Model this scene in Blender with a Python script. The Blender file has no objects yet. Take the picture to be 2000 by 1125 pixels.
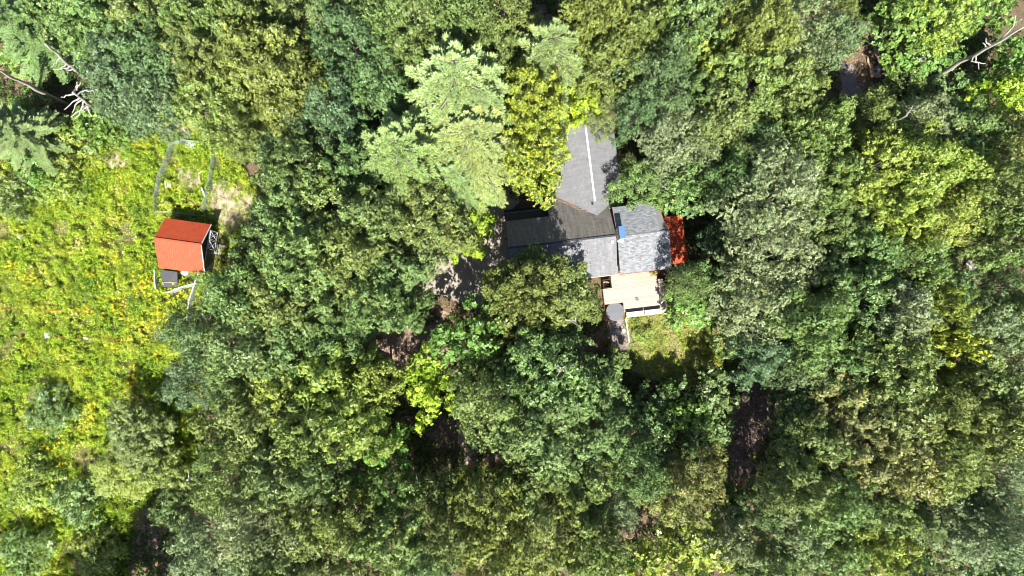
import bpy, math, random
import numpy as np
from mathutils import Vector

# ------------------------------------------------------------------ camera, sky, sun, exposure
S = bpy.context.scene
C = S.collection
CAM_H = 72.0
FPX = 2000 * 24 / 36          # focal length in photo pixels
TILT = math.radians(3.0)
cam = bpy.data.cameras.new("camera")
cam.lens = 24; cam.sensor_width = 36; cam.clip_end = 3000
camo = bpy.data.objects.new("camera", cam); C.objects.link(camo)
camo.location = (0, 0, CAM_H); camo.rotation_euler = (TILT, 0, 0)
S.camera = camo

SUN_EL = math.radians(53); SUN_AZ = math.radians(4)      # sun from the south, a touch east
w = bpy.data.worlds.new("World"); S.world = w; w.use_nodes = True
nt = w.node_tree
bg = nt.nodes['Background']
sky = nt.nodes.new('ShaderNodeTexSky'); sky.sky_type = 'NISHITA'; sky.sun_disc = False
sky.sun_elevation = SUN_EL; sky.sun_rotation = math.pi - SUN_AZ
nt.links.new(sky.outputs[0], bg.inputs[0]); bg.inputs[1].default_value = 0.065
sl = bpy.data.lights.new("sun", 'SUN'); sl.energy = 5.0; sl.angle = math.radians(0.5); sl.color = (1.0, 0.955, 0.87)
so = bpy.data.objects.new("sun", sl); C.objects.link(so)
ld = Vector((-math.sin(SUN_AZ) * math.cos(SUN_EL), math.cos(SUN_AZ) * math.cos(SUN_EL), -math.sin(SUN_EL)))
so.rotation_euler = ld.to_track_quat('-Z', 'Y').to_euler(); so.location = (5, -60, 80)
S.view_settings.view_transform = 'Standard'; S.view_settings.look = 'None'
S.view_settings.exposure = 1.2; S.view_settings.gamma = 1
S.cycles.max_bounces = 6; S.cycles.diffuse_bounces = 1; S.cycles.filter_width = 1.0; S.cycles.transmission_bounces = 3

rng = np.random.default_rng(7)
random.seed(7)

# ------------------------------------------------------------------ helpers
def P(px, py, z=0.0):
    "world point at height z that the photo shows at pixel (px, py)"
    x = (px - 1000) / FPX; y = -(py - 562.5) / FPX
    Y = y * math.cos(TILT) + math.sin(TILT); Z = y * math.sin(TILT) - math.cos(TILT)
    s = (z - CAM_H) / Z
    return np.array([x * s, Y * s, z])

def tag(o, label=None, cat=None, group=None, kind=None):
    if label: o['label'] = label
    if cat: o['category'] = cat
    if group: o['group'] = group
    if kind: o['kind'] = kind
    return o

def empty(name, loc, rz=0.0):
    o = bpy.data.objects.new(name, None); C.objects.link(o)
    o.location = tuple(loc); o.rotation_euler = (0, 0, rz); o.empty_display_size = 0.3
    return o

def np_mesh(name, V, Q, mat=None, smooth=False, midx=None):
    "mesh from vertex array and quad array"
    V = np.asarray(V, np.float32); Q = np.asarray(Q, np.int32)
    m = bpy.data.meshes.new(name)
    m.vertices.add(len(V)); m.vertices.foreach_set('co', V.ravel())
    k = Q.shape[1]
    m.loops.add(len(Q) * k); m.loops.foreach_set('vertex_index', Q.ravel())
    m.polygons.add(len(Q)); m.polygons.foreach_set('loop_start', np.arange(0, len(Q) * k, k, dtype=np.int32))
    if smooth: m.polygons.foreach_set('use_smooth', np.ones(len(Q), bool))
    if mat is not None:
        for x in (mat if isinstance(mat, (list, tuple)) else [mat]): m.materials.append(x)
    if midx is not None: m.polygons.foreach_set('material_index', np.asarray(midx, np.int32))
    m.update(calc_edges=True)
    return m

class MB:
    "collects simple solids, links them as one mesh object"
    def __init__(s): s.v = []; s.f = []; s.uv = []
    def add(s, vs, fs, uvs=None):
        b = len(s.v); s.v += [tuple(map(float, q)) for q in vs]
        for i, f in enumerate(fs):
            s.f.append([b + j for j in f]); s.uv.append(uvs[i] if uvs else None)
    def box(s, c, size, rz=0.0):
        cx, cy, cz = c; hx, hy, hz = size[0] / 2, size[1] / 2, size[2] / 2
        ca, sa = math.cos(rz), math.sin(rz); vs = []
        for dx, dy, dz in ((-1,-1,-1),(1,-1,-1),(1,1,-1),(-1,1,-1),(-1,-1,1),(1,-1,1),(1,1,1),(-1,1,1)):
            x, y = dx * hx, dy * hy
            vs.append((cx + x * ca - y * sa, cy + x * sa + y * ca, cz + dz * hz))
        s.add(vs, [(0,3,2,1),(4,5,6,7),(0,1,5,4),(1,2,6,5),(2,3,7,6),(3,0,4,7)])
    def bar(s, a, b, w, h=None, up=(0, 0, 1)):
        "rectangular bar from a to b"
        a = Vector(a); b = Vector(b); d = (b - a).normalized(); h = h or w
        u = d.cross(Vector(up))
        if u.length < 1e-4: u = d.cross(Vector((1, 0, 0)))
        u.normalize(); v = u.cross(d)
        vs = []
        for p in (a, b):
            for x, y in ((-1,-1),(1,-1),(1,1),(-1,1)): vs.append(p + u * (x * w / 2) + v * (y * h / 2))
        s.add(vs, [(0,1,2,3),(7,6,5,4),(0,4,5,1),(1,5,6,2),(2,6,7,3),(3,7,4,0)])
    def tube(s, pts, radii, n=7):
        pts = [Vector(p) for p in pts]; b = len(s.v)
        for i, p in enumerate(pts):
            d = (pts[min(i + 1, len(pts) - 1)] - pts[max(i - 1, 0)]).normalized()
            u = d.cross(Vector((0.31, 0.22, 0.92)))
            if u.length < 1e-3: u = d.cross(Vector((1, 0, 0)))
            u.normalize(); v = d.cross(u)
            for k in range(n):
                a = 2 * math.pi * k / n
                s.v.append(tuple(p + (u * math.cos(a) + v * math.sin(a)) * radii[i]))
        for i in range(len(pts) - 1):
            for k in range(n):
                s.f.append([b + i * n + k, b + i * n + (k + 1) % n, b + (i + 1) * n + (k + 1) % n, b + (i + 1) * n + k]); s.uv.append(None)
        s.f.append([b + k for k in range(n)][::-1]); s.uv.append(None)
        e = b + (len(pts) - 1) * n
        s.f.append([e + k for k in range(n)]); s.uv.append(None)
    def slab(s, top, th, uvs=None):
        "polygon (list of 3-D points, counter-clockwise from above) thickened downwards"
        n = len(top); vs = list(top) + [(p[0], p[1], p[2] - th) for p in top]
        fs = [tuple(range(n)), tuple(range(2 * n - 1, n - 1, -1))]
        us = [uvs, [uvs[i] for i in range(n - 1, -1, -1)] if uvs else None] if uvs else None
        for i in range(n):
            j = (i + 1) % n; fs.append((i, i + n, j + n, j))
            if uvs: us.append([uvs[i], uvs[i], uvs[j], uvs[j]])
        s.add(vs, fs, us)
    def mesh(s, name, mat=None, smooth=False):
        m = bpy.data.meshes.new(name); m.from_pydata(s.v, [], s.f)
        if any(u is not None for u in s.uv):
            l = m.uv_layers.new(name='UVMap'); i = 0
            for f, u in zip(s.f, s.uv):
                for k in range(len(f)):
                    if u is not None: l.data[i].uv = u[k]
                    i += 1
        if mat: m.materials.append(mat)
        if smooth:
            for p in m.polygons: p.use_smooth = True
        m.update(); return m
    def build(s, name, mat=None, parent=None, smooth=False, bevel=0.0):
        o = bpy.data.objects.new(name, s.mesh(name, mat, smooth)); C.objects.link(o)
        if parent is not None: o.parent = parent
        if bevel:
            b = o.modifiers.new('bevel', 'BEVEL'); b.width = bevel; b.segments = 2; b.limit_method = 'ANGLE'
        return o

def inside(pts, poly):
    "vectorised point in polygon"
    x, y = pts[:, 0], pts[:, 1]; r = np.zeros(len(pts), bool); n = len(poly)
    for i in range(n):
        x1, y1 = poly[i][0], poly[i][1]; x2, y2 = poly[(i + 1) % n][0], poly[(i + 1) % n][1]
        c = ((y1 > y) != (y2 > y)) & (x < (x2 - x1) * (y - y1) / (y2 - y1 + 1e-12) + x1)
        r ^= c
    return r

class Wave:
    "smooth random field on the plane, about -1..1"
    def __init__(s, scale, seed, n=14):
        g = np.random.default_rng(seed); a = g.uniform(0, 2 * math.pi, n); f = g.uniform(.5, 1.6, n) / scale * 2 * math.pi
        s.k = np.stack([np.cos(a) * f, np.sin(a) * f]); s.p = g.uniform(0, 6.3, n); s.n = n
    def __call__(s, xy): return np.sin(xy[:, :2] @ s.k + s.p).sum(1) / math.sqrt(s.n) * 1.1

# ------------------------------------------------------------------ materials
def new_mat(name):
    m = bpy.data.materials.new(name); m.use_nodes = True; t = m.node_tree
    return m, t, t.nodes['Principled BSDF']
def N(t, kind, **kw):
    n = t.nodes.new(kind)
    for k, v in kw.items():
        if k.startswith('in_'):
            q = k[3:]; n.inputs[int(q) if q.isdigit() else q.replace('_', ' ')].default_value = v
        else: setattr(n, k, v)
    return n
def ramp(t, fac, stops, interp='LINEAR'):
    r = N(t, 'ShaderNodeValToRGB'); r.color_ramp.interpolation = interp
    e = r.color_ramp.elements
    while len(e) < len(stops): e.new(0.5)
    for i, (p, c) in enumerate(stops): e[i].position = p; e[i].color = (*c, 1) if len(c) == 3 else c
    t.links.new(fac, r.inputs[0]); return r.outputs[0]
def mixc(t, fac, a, b, mode='MIX'):
    m = N(t, 'ShaderNodeMix', data_type='RGBA', blend_type=mode)
    for v, i in ((fac, 0), (a, 6), (b, 7)):
        if hasattr(v, 'links'): t.links.new(v, m.inputs[i])
        else: m.inputs[i].default_value = v if i == 0 else (*v, 1)
    return m.outputs[2]
def noise(t, scale, detail=4, rough=.6, coord=None):
    n = N(t, 'ShaderNodeTexNoise', in_Scale=scale, in_Detail=detail, in_Roughness=rough)
    if coord is None: coord = N(t, 'ShaderNodeTexCoord').outputs['Object']
    t.links.new(coord, n.inputs['Vector']); return n.outputs['Fac']
def bump(t, b, h, strength=.4, dist=.05):
    n = N(t, 'ShaderNodeBump', in_Strength=strength, in_Distance=dist); t.links.new(h, n.inputs['Height'])
    t.links.new(n.outputs[0], b.inputs['Normal'])

def ground_mat(name, stops, s1=.35, s2=5.0, rough=.95, bd=.08):
    m, t, b = new_mat(name)
    a = noise(t, s1, 6, .65); c = noise(t, s2, 6, .7); d = noise(t, s2 * 6, 3, .7)
    mm = N(t, 'ShaderNodeMath', operation='MULTIPLY_ADD', in_1=.45); t.links.new(c, mm.inputs[0])
    m2 = N(t, 'ShaderNodeMath', operation='MULTIPLY', in_1=.35); t.links.new(a, m2.inputs[0]); t.links.new(m2.outputs[0], mm.inputs[2])
    m3 = N(t, 'ShaderNodeMath', operation='MULTIPLY_ADD', in_1=.3); t.links.new(d, m3.inputs[0]); t.links.new(mm.outputs[0], m3.inputs[2])
    col = ramp(t, m3.outputs[0], stops); t.links.new(col, b.inputs['Base Color'])
    b.inputs['Roughness'].default_value = rough; b.inputs['Specular IOR Level'].default_value = .2
    bump(t, b, m3.outputs[0], .8, bd); return m

M = {}
M['floor'] = ground_mat('forest_floor', [(.3, (.03, .024, .014)), (.47, (.075, .055, .033)), (.6, (.17, .125, .08)), (.75, (.34, .25, .17))])
M['meadow'] = ground_mat('meadow_soil', [(.3, (.04, .05, .012)), (.5, (.10, .12, .025)), (.7, (.22, .2, .07))])
M['straw'] = ground_mat('dry_straw', [(.3, (.26, .21, .12)), (.5, (.46, .39, .27)), (.68, (.62, .53, .42))], .5, 3.0)
M['gravel'] = ground_mat('pale_gravel', [(.3, (.17, .14, .11)), (.5, (.3, .26, .215)), (.7, (.42, .37, .31))], .4, 9.0)
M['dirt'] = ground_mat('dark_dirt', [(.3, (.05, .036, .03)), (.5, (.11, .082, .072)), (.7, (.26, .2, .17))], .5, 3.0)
M['lawn'] = ground_mat('rough_lawn', [(.3, (.07, .085, .02)), (.5, (.2, .2, .06)), (.7, (.38, .32, .17))], .5, 2.5)
M['paver'] = ground_mat('grey_paving', [(.3, (.12, .125, .14)), (.5, (.2, .2, .215)), (.7, (.36, .33, .3))], .4, 6.0)

def leaf_mat(name, transl=.08, rough=.4, hue=.022, valvar=.45, tip=(.45, .48, .03)):
    "leaf tint comes from the tree's own object colour; alpha = share of yellowing sprigs"
    m, t, b = new_mat(name)
    oi = N(t, 'ShaderNodeObjectInfo'); g = N(t, 'ShaderNodeNewGeometry')
    rp = g.outputs['Random Per Island']
    big = noise(t, .55, 3, .6); sm = noise(t, 2.2, 2, .5)
    # value variation
    v = N(t, 'ShaderNodeMapRange', in_1=0.0, in_2=1.0, in_3=1 - valvar, in_4=1 + valvar); t.links.new(rp, v.inputs[0])
    v2 = N(t, 'ShaderNodeMapRange', in_1=.3, in_2=.7, in_3=.78, in_4=1.22); t.links.new(big, v2.inputs[0])
    vm = N(t, 'ShaderNodeMath', operation='MULTIPLY'); t.links.new(v.outputs[0], vm.inputs[0]); t.links.new(v2.outputs[0], vm.inputs[1])
    h = N(t, 'ShaderNodeMapRange', in_1=.3, in_2=.7, in_3=.5 - hue, in_4=.5 + hue); t.links.new(sm, h.inputs[0])
    hsv = N(t, 'ShaderNodeHueSaturation'); t.links.new(oi.outputs['Color'], hsv.inputs['Color'])
    t.links.new(vm.outputs[0], hsv.inputs['Value']); t.links.new(h.outputs[0], hsv.inputs['Hue'])
    # yellowing
    th = N(t, 'ShaderNodeMath', operation='MULTIPLY'); t.links.new(oi.outputs['Alpha'], th.inputs[0])
    fr = N(t, 'ShaderNodeMath', operation='FRACT'); mu = N(t, 'ShaderNodeMath', operation='MULTIPLY', in_1=17.3)
    t.links.new(rp, mu.inputs[0]); t.links.new(mu.outputs[0], fr.inputs[0])
    ad = N(t, 'ShaderNodeMapRange', in_1=.38, in_2=.62, in_3=1.5, in_4=.2); t.links.new(sm, ad.inputs[0])
    mm = N(t, 'ShaderNodeMath', operation='MULTIPLY'); t.links.new(fr.outputs[0], mm.inputs[0]); t.links.new(ad.outputs[0], mm.inputs[1])
    lt = N(t, 'ShaderNodeMath', operation='LESS_THAN'); t.links.new(mm.outputs[0], lt.inputs[0]); t.links.new(oi.outputs['Alpha'], lt.inputs[1])
    soft = mixc(t, 1.0, hsv.outputs[0], (1.6, 1.3, .65), 'MULTIPLY')
    tf = N(t, 'ShaderNodeMath', operation='MULTIPLY', in_1=3.0, use_clamp=True); t.links.new(oi.outputs['Alpha'], tf.inputs[0])
    tipc = mixc(t, tf.outputs[0], soft, tip)
    col = mixc(t, lt.outputs[0], hsv.outputs[0], tipc)
    leaf_out(t, b, col, transl, rough); return m

def leaf_out(t, b, col, transl, rough):
    t.links.new(col, b.inputs['Base Color']); b.inputs['Roughness'].default_value = rough
    b.inputs['Specular IOR Level'].default_value = .42
    tr = N(t, 'ShaderNodeBsdfTranslucent'); yl = mixc(t, 1.0, col, (1.05, 1.2, .6), 'MULTIPLY'); t.links.new(yl, tr.inputs[0])
    ms = N(t, 'ShaderNodeMixShader', in_0=transl); t.links.new(b.outputs[0], ms.inputs[1]); t.links.new(tr.outputs[0], ms.inputs[2])
    t.links.new(ms.outputs[0], t.nodes['Material Output'].inputs[0])

M['leaf'] = leaf_mat('oak_leaf')
M['needle'] = leaf_mat('pine_needle', .15, .5, .015, .22, (.5, .42, .18))

def field_mat(name, stops, transl=.3, scale=.22, rnd=.5):
    "low plants: colour by patches of species plus leaf to leaf change"
    m, t, b = new_mat(name)
    g = N(t, 'ShaderNodeNewGeometry'); pos = g.outputs['Position']
    a = noise(t, scale, 5, .65, pos); c = noise(t, 1.7, 3, .6, pos)
    m1 = N(t, 'ShaderNodeMath', operation='MULTIPLY_ADD', in_1=.6, in_2=-.02); t.links.new(a, m1.inputs[0])
    m2 = N(t, 'ShaderNodeMath', operation='MULTIPLY_ADD', in_1=.45); t.links.new(c, m2.inputs[0]); t.links.new(m1.outputs[0], m2.inputs[2])
    m3 = N(t, 'ShaderNodeMath', operation='MULTIPLY_ADD', in_1=.16); t.links.new(g.outputs['Random Per Island'], m3.inputs[0]); t.links.new(m2.outputs[0], m3.inputs[2])
    m4 = N(t, 'ShaderNodeMath', operation='SUBTRACT', in_1=.08); t.links.new(m3.outputs[0], m4.inputs[0])
    col = ramp(t, m4.outputs[0], stops)
    v = N(t, 'ShaderNodeMapRange', in_1=0.0, in_2=1.0, in_3=1 - rnd, in_4=1 + rnd); t.links.new(g.outputs['Random Per Island'], v.inputs[0])
    hsv = N(t, 'ShaderNodeHueSaturation'); t.links.new(col, hsv.inputs['Color']); t.links.new(v.outputs[0], hsv.inputs['Value'])
    leaf_out(t, b, hsv.outputs[0], transl, .6); b.inputs['Specular IOR Level'].default_value = .2; return m
WEED = [(.36, (.06, .14, .02)), (.43, (.16, .29, .025)), (.5, (.33, .45, .025)), (.55, (.24, .38, .03)), (.61, (.4, .49, .035)), (.68, (.56, .5, .22))]
M['weeds'] = field_mat('meadow_weeds', WEED, .15, .3, .35)
M['ferns'] = field_mat('fern_fronds', [(.36, (.1, .19, .025)), (.5, (.25, .36, .03)), (.64, (.4, .45, .04))], .15, .3, .35)
M['yweeds'] = field_mat('yellowing_weeds', [(.36, (.2, .26, .025)), (.48, (.39, .46, .025)), (.58, (.33, .43, .035)), (.66, (.56, .47, .14))], .15, .3, .35)
M['litter'] = ground_mat('tan_leaf_litter', [(.3, (.09, .06, .045)), (.47, (.26, .185, .14)), (.6, (.42, .31, .25)), (.75, (.56, .44, .37))], .5, 6.0)
M['under'] = field_mat('undergrowth_leaves', [(.3, (.03, .07, .02)), (.5, (.07, .13, .025)), (.7, (.15, .2, .04))])
M['drygrass'] = field_mat('dry_grass', [(.3, (.24, .23, .07)), (.5, (.42, .36, .2)), (.7, (.58, .49, .35))], .2)
M['lawngrass'] = field_mat('lawn_grass', [(.3, (.14, .22, .03)), (.43, (.27, .31, .06)), (.55, (.42, .4, .15)), (.68, (.54, .45, .28))], .25, .5)

def plain(name, col, rough=.6, metal=0.0, var=.12, scale=6.0, b_=0.0):
    m, t, b = new_mat(name)
    n = noise(t, scale, 5, .65); v = N(t, 'ShaderNodeMapRange', in_1=.25, in_2=.75, in_3=1 - var, in_4=1 + var); t.links.new(n, v.inputs[0])
    h = N(t, 'ShaderNodeHueSaturation', in_Color=(*col, 1)); t.links.new(v.outputs[0], h.inputs['Value'])
    t.links.new(h.outputs[0], b.inputs['Base Color']); b.inputs['Roughness'].default_value = rough; b.inputs['Metallic'].default_value = metal
    if b_: bump(t, b, n, .6, b_)
    return m
M['flower'] = plain('goldenrod_flower', (.66, .52, .012), .7, 0, .3, 3)
M['bark'] = plain('grey_bark', (.24, .21, .185), .9, 0, .4, 5, .03)
M['deadwood'] = plain('bleached_deadwood', (.42, .385, .35), .85, 0, .3, 4, .02)
M['brownwood'] = plain('weathered_brown_wood', (.3, .215, .15), .85, 0, .35, 4, .02)
M['redwall'] = plain('barn_red_siding', (.24, .07, .05), .7, 0, .2)
M['darkwood'] = plain('dark_brown_wood', (.045, .035, .03), .8, 0, .3)
M['cream'] = plain('cream_trim_paint', (.62, .52, .42), .6, 0, .1)
M['brick'] = plain('pale_chimney_brick', (.55, .42, .31), .85, 0, .35, 9, .01)
M['bluecap'] = plain('sky_tinted_metal', (.075, .16, .42), .4, 0, .12)  # metal chimney cap; the sky's reflection is put into its blue base colour
M['white'] = plain('white_paint', (.72, .73, .75), .55, 0, .08)
M['vent'] = plain('white_ridge_vent', (.66, .67, .7), .5, 0, .06)
M['darkpanel'] = plain('charcoal_siding', (.035, .037, .043), .7, 0, .3)
M['blackmetal'] = plain('dark_corrugated_sheet', (.05, .054, .06), .5, 0, .25)
M['rubber'] = plain('black_rubber', (.02, .02, .02), .6)
M['wire'] = plain('galvanised_wire', (.38, .45, .45), .5, .3, .1)
M['stone'] = plain('pale_stone', (.46, .42, .39), .9, 0, .3, 2.5, .05)
M['cover'] = plain('grey_vinyl_cover', (.13, .138, .155), .55, 0, .06)
M['tubside'] = plain('brown_tub_cabinet', (.22, .09, .035), .7, 0, .25)
M['bluetarp'] = plain('blue_tarp', (.01, .12, .42), .35, 0, .5, 9, .02)
M['paleblue'] = plain('pale_blue_plastic', (.3, .42, .6), .4, 0, .1)
M['rust'] = plain('rust_red_plastic', (.42, .09, .04), .6, 0, .25)
M['lilac'] = plain('faded_pink_plastic', (.55, .38, .42), .6, 0, .2)
M['split'] = plain('split_firewood', (.5, .34, .19), .85, 0, .4, 7, .02)

def shingle(name, c_lo, c_hi, course=.16, tab=.33, streak=.0, mottle=.35, stain=None):
    "asphalt shingles laid in courses along UV v (metres up the slope)"
    m, t, b = new_mat(name)
    uv = N(t, 'ShaderNodeUVMap').outputs[0]
    br = N(t, 'ShaderNodeTexBrick', in_Scale=1.0, in_Mortar_Size=.008, in_Brick_Width=tab, in_Row_Height=course, in_Bias=0.0)
    br.inputs['Color1'].default_value = (*c_lo, 1); br.inputs['Color2'].default_value = (*c_hi, 1)
    br.inputs['Mortar'].default_value = tuple(x * .8 for x in c_lo) + (1,)
    t.links.new(uv, br.inputs['Vector'])
    n1 = noise(t, 1.3, 5, .65, uv); n2 = noise(t, 14, 3, .7, uv)
    mp = N(t, 'ShaderNodeMapping'); mp.inputs['Scale'].default_value = (3.2, .35, 1); t.links.new(uv, mp.inputs[0])
    n3 = noise(t, 1.0, 4, .6, mp.outputs[0])
    v1 = N(t, 'ShaderNodeMapRange', in_1=.25, in_2=.75, in_3=1 - mottle * .5, in_4=1 + mottle * .5); t.links.new(n1, v1.inputs[0])
    v2 = N(t, 'ShaderNodeMapRange', in_1=.25, in_2=.75, in_3=1 - mottle * .6, in_4=1 + mottle * .6); t.links.new(n2, v2.inputs[0])
    v3 = N(t, 'ShaderNodeMapRange', in_1=.3, in_2=.7, in_3=1 - streak, in_4=1 + streak * .5); t.links.new(n3, v3.inputs[0])
    p = N(t, 'ShaderNodeMath', operation='MULTIPLY'); t.links.new(v1.outputs[0], p.inputs[0]); t.links.new(v2.outputs[0], p.inputs[1])
    p2 = N(t, 'ShaderNodeMath', operation='MULTIPLY'); t.links.new(p.outputs[0], p2.inputs[0]); t.links.new(v3.outputs[0], p2.inputs[1])
    h = N(t, 'ShaderNodeHueSaturation'); t.links.new(br.outputs['Color'], h.inputs['Color']); t.links.new(p2.outputs[0], h.inputs['Value'])
    t.links.new(h.outputs[0], b.inputs['Base Color']); b.inputs['Roughness'].default_value = .85
    b.inputs['Specular IOR Level'].default_value = .3
    bump(t, b, br.outputs['Fac'], .5, -.012); return m
M['sh_west'] = shingle('grey_shingle', (.17, .175, .188), (.22, .225, .24), .14, .3, .2, .32)
M['sh_north'] = shingle('weathered_shingle', (.19, .18, .165), (.24, .225, .2), .14, .3, .35, .25)
M['sh_wing'] = shingle('plain_grey_shingle', (.195, .2, .213), (.22, .225, .236), .14, .3, .16, .24)
M['sh_east'] = shingle('mottled_light_shingle', (.15, .16, .178), (.27, .28, .296), .15, .3, .05, .5)
M['sh_edge'] = shingle('smooth_grey_strip', (.2, .205, .21), (.22, .225, .23), .15, .6, .05, .1)

def metal_roof(name, col, pitch=.23):
    m, t, b = new_mat(name)
    uv = N(t, 'ShaderNodeUVMap').outputs[0]
    wv = N(t, 'ShaderNodeTexWave', wave_type='BANDS', bands_direction='X', wave_profile='SIN', in_Scale=math.pi / 10 / pitch)
    t.links.new(uv, wv.inputs[0])
    r = ramp(t, wv.outputs['Fac'], [(0.0, (0, 0, 0)), (.8, (0, 0, 0)), (.95, (1, 1, 1))])
    n = noise(t, 1.1, 5, .6, uv); mp = N(t, 'ShaderNodeMapping'); mp.inputs['Scale'].default_value = (5, .5, 1); t.links.new(uv, mp.inputs[0])
    n2 = noise(t, 1.0, 3, .6, mp.outputs[0])
    v = N(t, 'ShaderNodeMapRange', in_1=.25, in_2=.75, in_3=.76, in_4=1.12); t.links.new(n, v.inputs[0])
    v2 = N(t, 'ShaderNodeMapRange', in_1=.3, in_2=.7, in_3=.93, in_4=1.07); t.links.new(n2, v2.inputs[0])
    p = N(t, 'ShaderNodeMath', operation='MULTIPLY'); t.links.new(v.outputs[0], p.inputs[0]); t.links.new(v2.outputs[0], p.inputs[1])
    h = N(t, 'ShaderNodeHueSaturation', in_Color=(*col, 1)); t.links.new(p.outputs[0], h.inputs['Value'])
    t.links.new(h.outputs[0], b.inputs['Base Color']); b.inputs['Roughness'].default_value = .45
    bump(t, b, r, .9, .02); return m
M['red_metal'] = metal_roof('red_ribbed_metal', (.5, .085, .035))

def deck_mat():
    m, t, b = new_mat('pale_deck_boards')
    co = N(t, 'ShaderNodeTexCoord').outputs['Object']
    br = N(t, 'ShaderNodeTexBrick', in_Scale=1.0, in_Mortar_Size=.008, in_Brick_Width=40.0, in_Row_Height=.14)
    br.inputs['Color1'].default_value = (.34, .305, .27, 1); br.inputs['Color2'].default_value = (.42, .385, .345, 1); br.inputs['Mortar'].default_value = (.22, .18, .14, 1)
    t.links.new(co, br.inputs['Vector'])
    n = noise(t, .8, 5, .65, co)
    col = mixc(t, 0.0, br.outputs['Color'], (.42, .24, .12)); mx = col.node
    # worn orange stain by the house wall
    sp = N(t, 'ShaderNodeSeparateXYZ'); t.links.new(co, sp.inputs[0])
    g = N(t, 'ShaderNodeMapRange', in_1=-5.1, in_2=-3.5, in_3=0.0, in_4=.75); t.links.new(sp.outputs[1], g.inputs[0])
    nn = N(t, 'ShaderNodeMapRange', in_1=.4, in_2=.62, in_3=0.0, in_4=1.0); t.links.new(n, nn.inputs[0])
    p = N(t, 'ShaderNodeMath', operation='MULTIPLY'); t.links.new(g.outputs[0], p.inputs[0]); t.links.new(nn.outputs[0], p.inputs[1])
    t.links.new(p.outputs[0], mx.inputs[0])
    t.links.new(col, b.inputs['Base Color']); b.inputs['Roughness'].default_value = .8
    bump(t, b, br.outputs['Fac'], .5, -.01); return m
M['deck'] = deck_mat()
M['benchwood'] = plain('pale_bench_boards', (.52, .45, .39), .8, 0, .15, 5)
# ------------------------------------------------------------------ leaf sprigs
def rosettes(Pn, Nn, size, nleaf, g_, asp=.55, droop=.25, flip=.35):
    "star shaped sprigs of leaf quads at points Pn facing Nn"
    n = len(Pn); Nn = Nn + g_.normal(0, flip, (n, 3)); Nn /= np.linalg.norm(Nn, axis=1)[:, None] + 1e-9
    ref = np.where(np.abs(Nn[:, 2:3]) < .9, np.array([[0, 0, 1.0]]), np.array([[1.0, 0, 0]]))
    U = np.cross(Nn, ref); U /= np.linalg.norm(U, axis=1)[:, None]; W = np.cross(Nn, U)
    a = (np.arange(nleaf) / nleaf * 2 * math.pi)[None] + g_.uniform(0, 6.3, (n, 1)) + g_.normal(0, .3, (n, nleaf))
    D = U[:, None] * np.cos(a)[..., None] + W[:, None] * np.sin(a)[..., None]
    L = size * g_.uniform(.65, 1.2, (n, nleaf, 1)); up = g_.normal(.1, droop, (n, nleaf, 1))
    B = Pn[:, None] + D * L * .08; T_ = Pn[:, None] + D * L + Nn[:, None] * L * (up - .1)
    mid = Pn[:, None] + D * L * .5 + Nn[:, None] * L * (up * .5 + .1)
    X = np.cross(np.broadcast_to(Nn[:, None], D.shape), D) * L * asp * .5
    V = np.stack([B, mid - X, T_, mid + X], 2).reshape(-1, 3)
    return V, np.arange(len(V)).reshape(-1, 4)
# ------------------------------------------------------------------ ground sheets
def jag(poly, step=1.2, amp=.5, seed=1):
    "irregular outline following a polygon"
    g = np.random.default_rng(seed); out = []
    n = len(poly)
    for i in range(n):
        a = np.array(poly[i][:2], float); b = np.array(poly[(i + 1) % n][:2], float)
        k = max(1, int(np.linalg.norm(b - a) / step))
        d = (b - a) / (np.linalg.norm(b - a) + 1e-9); nn = np.array([-d[1], d[0]])
        for j in range(k):
            out.append(a + (b - a) * j / k + nn * g.uniform(-amp, amp) + d * g.uniform(-.2, .2))
    return out
def sheet(name, poly, z, mat, amp=.5, seed=1):
    o = MB(); o.add([(p[0], p[1], z) for p in jag(poly, 1.2, amp, seed)], [tuple(range(len(jag(poly, 1.2, amp, seed))))])
    ob = o.build(name, mat)
    if ob.data.polygons[0].normal.z < 0: ob.data.flip_normals()
    return tag(ob, kind='structure')
def PP(*pts, z=0.0): return [P(x, y, z) for x, y in pts]

g = MB(); R_ = 700
g.add([(-R_, -R_, 0), (R_, -R_, 0), (R_, R_, 0), (-R_, R_, 0)], [(0, 1, 2, 3)])
tag(g.build('ground', M['floor']), kind='structure')
MEADOW = PP((-260, 225), (100, 228), (300, 228), (400, 235), (505, 370), (495, 445), (440, 520), (425, 620), (385, 700), (395, 860), (378, 905), (310, 955), (265, 1010), (250, 1060), (250, 1250), (-260, 1250))
STRAW = [PP((415, 345), (470, 370), (512, 385), (508, 440), (450, 470), (418, 440), (405, 425)), PP((280, 228), (320, 240), (390, 236), (398, 262), (330, 268), (288, 256)),
         PP((398, 555), (438, 548), (445, 585), (408, 640), (390, 610)), PP((205, 300), (235, 292), (262, 312), (232, 330), (208, 322)), PP((345, 330), (385, 335), (395, 375), (350, 372))]
DRIVE = PP((940, 372), (1000, 366), (1005, 420), (1000, 510), (1012, 600), (900, 605), (815, 570), (790, 535), (818, 492), (925, 478), (950, 425))
LAWN = PP((1218, 622), (1305, 605), (1385, 640), (1415, 700), (1345, 760), (1262, 745), (1230, 690))
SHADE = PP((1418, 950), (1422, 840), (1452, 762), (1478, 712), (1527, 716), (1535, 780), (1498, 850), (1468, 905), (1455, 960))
PATH = PP((1180, 600), (1222, 612), (1232, 655), (1238, 690), (1195, 700), (1186, 640))
sheet('meadow_ground', MEADOW, .004, M['meadow'], .8, 2)
for i, s_ in enumerate(STRAW): sheet('dry_ground', s_, .008, M['straw'], .4, 3 + i)
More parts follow.
